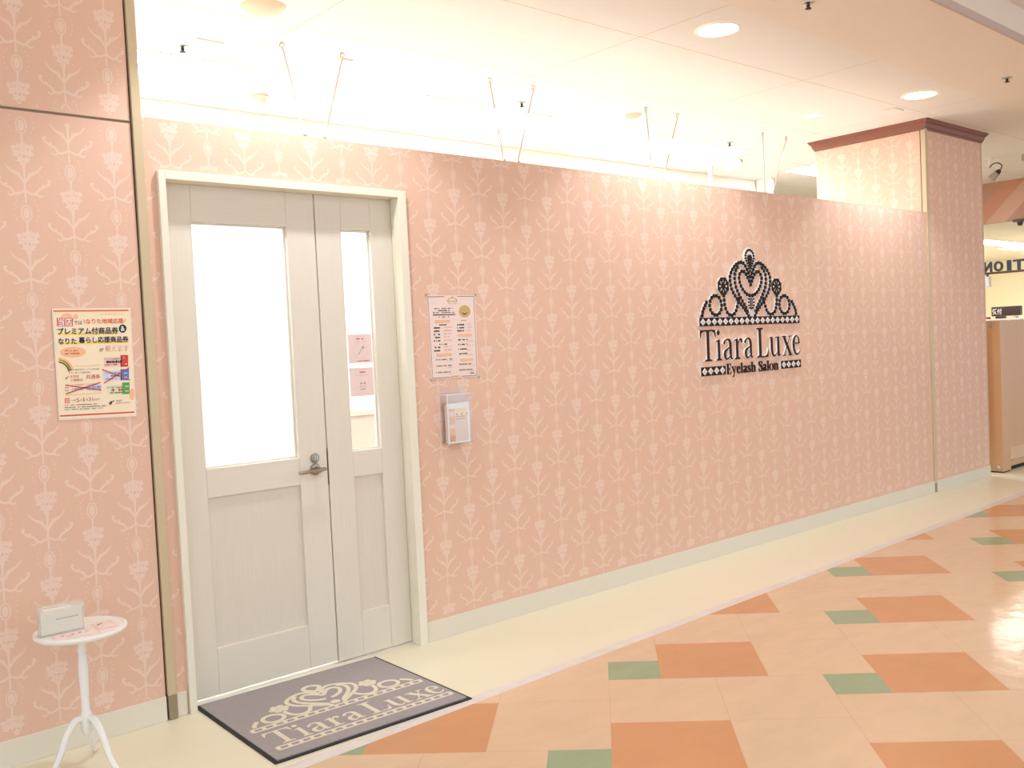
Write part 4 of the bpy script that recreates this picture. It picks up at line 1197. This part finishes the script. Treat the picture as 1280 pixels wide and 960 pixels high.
for z_ in (qz - .045, .045):
    m = MB(); m.lathe([(.001, -.012), (.009, -.012), (.016, -.008), (.019, -.002), (.019, 0)], (qx, qy + .075 - (.03 if z_ < .1 else 0), z_), 18, axis='x'); m.build('bolt', CHROME, t)
# fascia, inner ceiling, walls
m = MB(); m.box(12.0, 12.12, -.6, 3.6, 2.572, 3.05); struct('wall_fascia', m, STRIPE)
m = MB(); m.box(27.0, 27.1, -3, 9, 0, CH - .002); m.box(12.1, 27.0, 8.9, 9, 0, CH - .002); struct('wall_shop', m, CREAMW)
m = MB(); m.box(26.97, 27.0, 5.55, 5.60, 0, CH - .002); struct('trim_7', m, BEIGEW)
def shop_light(x0, x1, y0, y1, label, glow=SHOPL):
    t = thing('shop_ceiling_light', label, 'ceiling light', ((x0 + x1) / 2, (y0 + y1) / 2, CH), 'ceiling lights in the next shop')
    m = MB(); m.box(x0, x1, y0, y1, CH - .012, CH - .002); m.build('diffuser', glow, t)
    m = MB(); m.box(x0 - .02, x1 + .02, y0 - .02, y0, CH - .018, CH - .001); m.box(x0 - .02, x1 + .02, y1, y1 + .02, CH - .018, CH - .001); m.box(x0 - .02, x0, y0, y1, CH - .018, CH - .001); m.box(x1, x1 + .02, y0, y1, CH - .018, CH - .001); m.build('frame', WHITEP, t)
shop_light(14.0, 14.7, 1.75, 2.35, 'ceiling light in the next shop hidden above the striped fascia', SHOPD)
shop_light(19.8, 22.2, 4.45, 4.95, 'long ceiling light in the next shop above the mirrored letters')
shop_light(22.5, 24.2, 4.55, 5.3, 'ceiling light in the next shop at the right edge, above the mirrored letters')
# mirrored letters on a rail
t = thing('lettering_rail', 'brown rail with dark mirrored letters in the next shop', 'shop sign', (12.3, 1.0, 1.95))
m = MB(); m.box(12.28, 12.32, -.5, 2.6, 1.975, 2.0); m.box(12.285, 12.315, -.45, -.43, 2.0, CH - .002); m.box(12.285, 12.315, 2.5, 2.52, 2.0, CH - .002); m.build('rail', RAILB, t)
for ch, ya, yb in (('N', 1.42, 1.325), ('O', 1.30, 1.195), ('I', 1.145, 1.10), ('T', 1.075, .945)):
    vs, fs = text_fit(ch, 0, 2.002, 1, 2.128, .03)
    m = MB()
    # mirrored across: the sign faces into the shop
    P3 = [(12.285, yb + (ya - yb) * u, v) for u, v in vs]
    m.mesh(P3, fs); m.mesh([(12.315, y, z) for x, y, z in P3], [f[::-1] for f in fs])
    ec = {}
    for f in fs:
        for a, b in zip(f, f[1:] + f[:1]): ec[frozenset((a, b))] = ec.get(frozenset((a, b)), 0) + 1
    for e, c_ in ec.items():
        if c_ == 1:
            a, b = tuple(e); m.poly([P3[a], P3[b], (12.315, P3[b][1], P3[b][2]), (12.315, P3[a][1], P3[a][2])])
    m.build('letter', NAVY, t)
t = thing('hanging_tag', 'small white box hanging below the mirrored letters', 'tag', (12.3, 1.38, 1.975))
m = MB(); m.box(12.27, 12.33, 1.35, 1.41, 1.82, 1.95); m.build('tag_body', WHITEP, t, bevel=.004)
m = MB(); m.box(12.29, 12.31, 1.37, 1.39, 1.95, 1.975); m.build('clip', DARKM, t)
t = thing('display_counter', 'cream display counter behind the wooden partition', 'counter', (12.5, 1.0, 0))
m = MB(); m.box(12.2, 12.9, .2, 2.0, 0, 1.40); m.build('counter_body', CREAMW, t, bevel=.005)
m = MB(); m.box(12.17, 12.93, .17, 2.03, 1.40, 1.425); m.build('countertop', WHITEG, t, bevel=.004)
t = thing('counter_sign', 'dark brown sign box with white characters on the display counter', 'sign', (12.4, 1.2, 1.425))
m = MB(); m.box(12.37, 12.45, 1.04, 1.375, 1.455, 1.57); m.build('sign_box', BOXD, t, bevel=.004)
for y in (1.08, 1.31):
    m = MB(); m.box(12.39, 12.43, y, y + .02, 1.425, 1.455); m.build('foot', CHROME, t)
vs, fs = text_fit('受付', 0, 1.475, 1, 1.55, .03)
m = MB(); m.mesh([(12.3695, 1.365 - u * .115, v) for u, v in vs], fs); m.build('characters', WHT, t)
m = MB(); m.box(12.25, 12.33, 1.37, 1.46, 1.425, 1.447); m.box(12.255, 12.325, 1.375, 1.455, 1.447, 1.449, 1)
tag(m.build('packet', [RED, RAILB], base=(12.29, 1.41, 1.425), bevel=.002), 'small flat red packet at the left end of the display counter', 'packet')
m = MB(); m.box(12.22, 12.30, 1.17, 1.27, 1.425, 1.450); m.box(12.225, 12.295, 1.175, 1.265, 1.450, 1.452, 1)
tag(m.build('packet', [BOXD, RED], base=(12.26, 1.22, 1.425), bevel=.002), 'small dark red packet in front of the brown counter sign', 'packet')
t = thing('clear_dish', 'small clear dish at the right end of the brown counter sign', 'dish', (12.26, 1.05, 1.425))
m = MB(); m.lathe([(.001, 1.425), (.022, 1.425), (.034, 1.448), (.036, 1.462), (.033, 1.462), (.030, 1.449), (.02, 1.430), (.001, 1.430)], (12.26, 1.05, 0), 20); m.build('bowl', ACRYL, t)
# spotlight with looped cable, hanging sign, bracket
t = thing('cable_spotlight', 'small grey spotlight with looped cable beside the pillar', 'spotlight', (10.2, .45, CH))
m = MB(); m.lathe([(.04, -.0003), (.04, -.012), (.006, -.016), (.006, -.10)], (10.2, .48, CH), 16); m.build('mount', WHITEP, t)
m = MB(); m.tube(spline([(10.2, .48, 2.95), (10.2, .44, 2.985), (10.2, .39, 2.985), (10.2, .355, 2.95), (10.2, .375, 2.91)], 5), .006, 8); m.build('cable', DARKM, t)
m = MB(); m.tube([(10.2, .375, 2.912), (10.2, .40, 2.89)], [.018, .028], 14); m.build('socket', DARKM, t)
m = MB(); m.tube([(10.2, .40, 2.89), (10.2, .46, 2.84)], [.030, .040], 16); m.build('lamp_head', CHROME, t)
t = thing('hanging_sign', 'grey hanging sign edge at the right margin near the ceiling', 'sign', (10.0, -.1, CH))
m = MB(); m.box(9.97, 10.03, -.75, .085, 2.93, 3.00); m.build('sign_board', CHROME, t, bevel=.003)
m = MB(); m.tube([(10, -.1, 3.0), (10, -.1, CH)], .008, 8); m.build('hanger', CHROME, t)
m = MB(); m.tube([(10, -.6, 3.0), (10, -.6, CH)], .008, 8); m.build('hanger', CHROME, t)
m = MB(); m.box(11.93, 12.02, .80, .93, 2.545, 2.572); m.lathe([(.02, 2.50), (.03, 2.52), (.03, 2.545)], (11.97, .86, 0), 14)
tag(m.build('bracket', DARKM, base=(11.97, .86, 2.5)), 'small dark bracket under the striped fascia at the right edge', 'bracket')
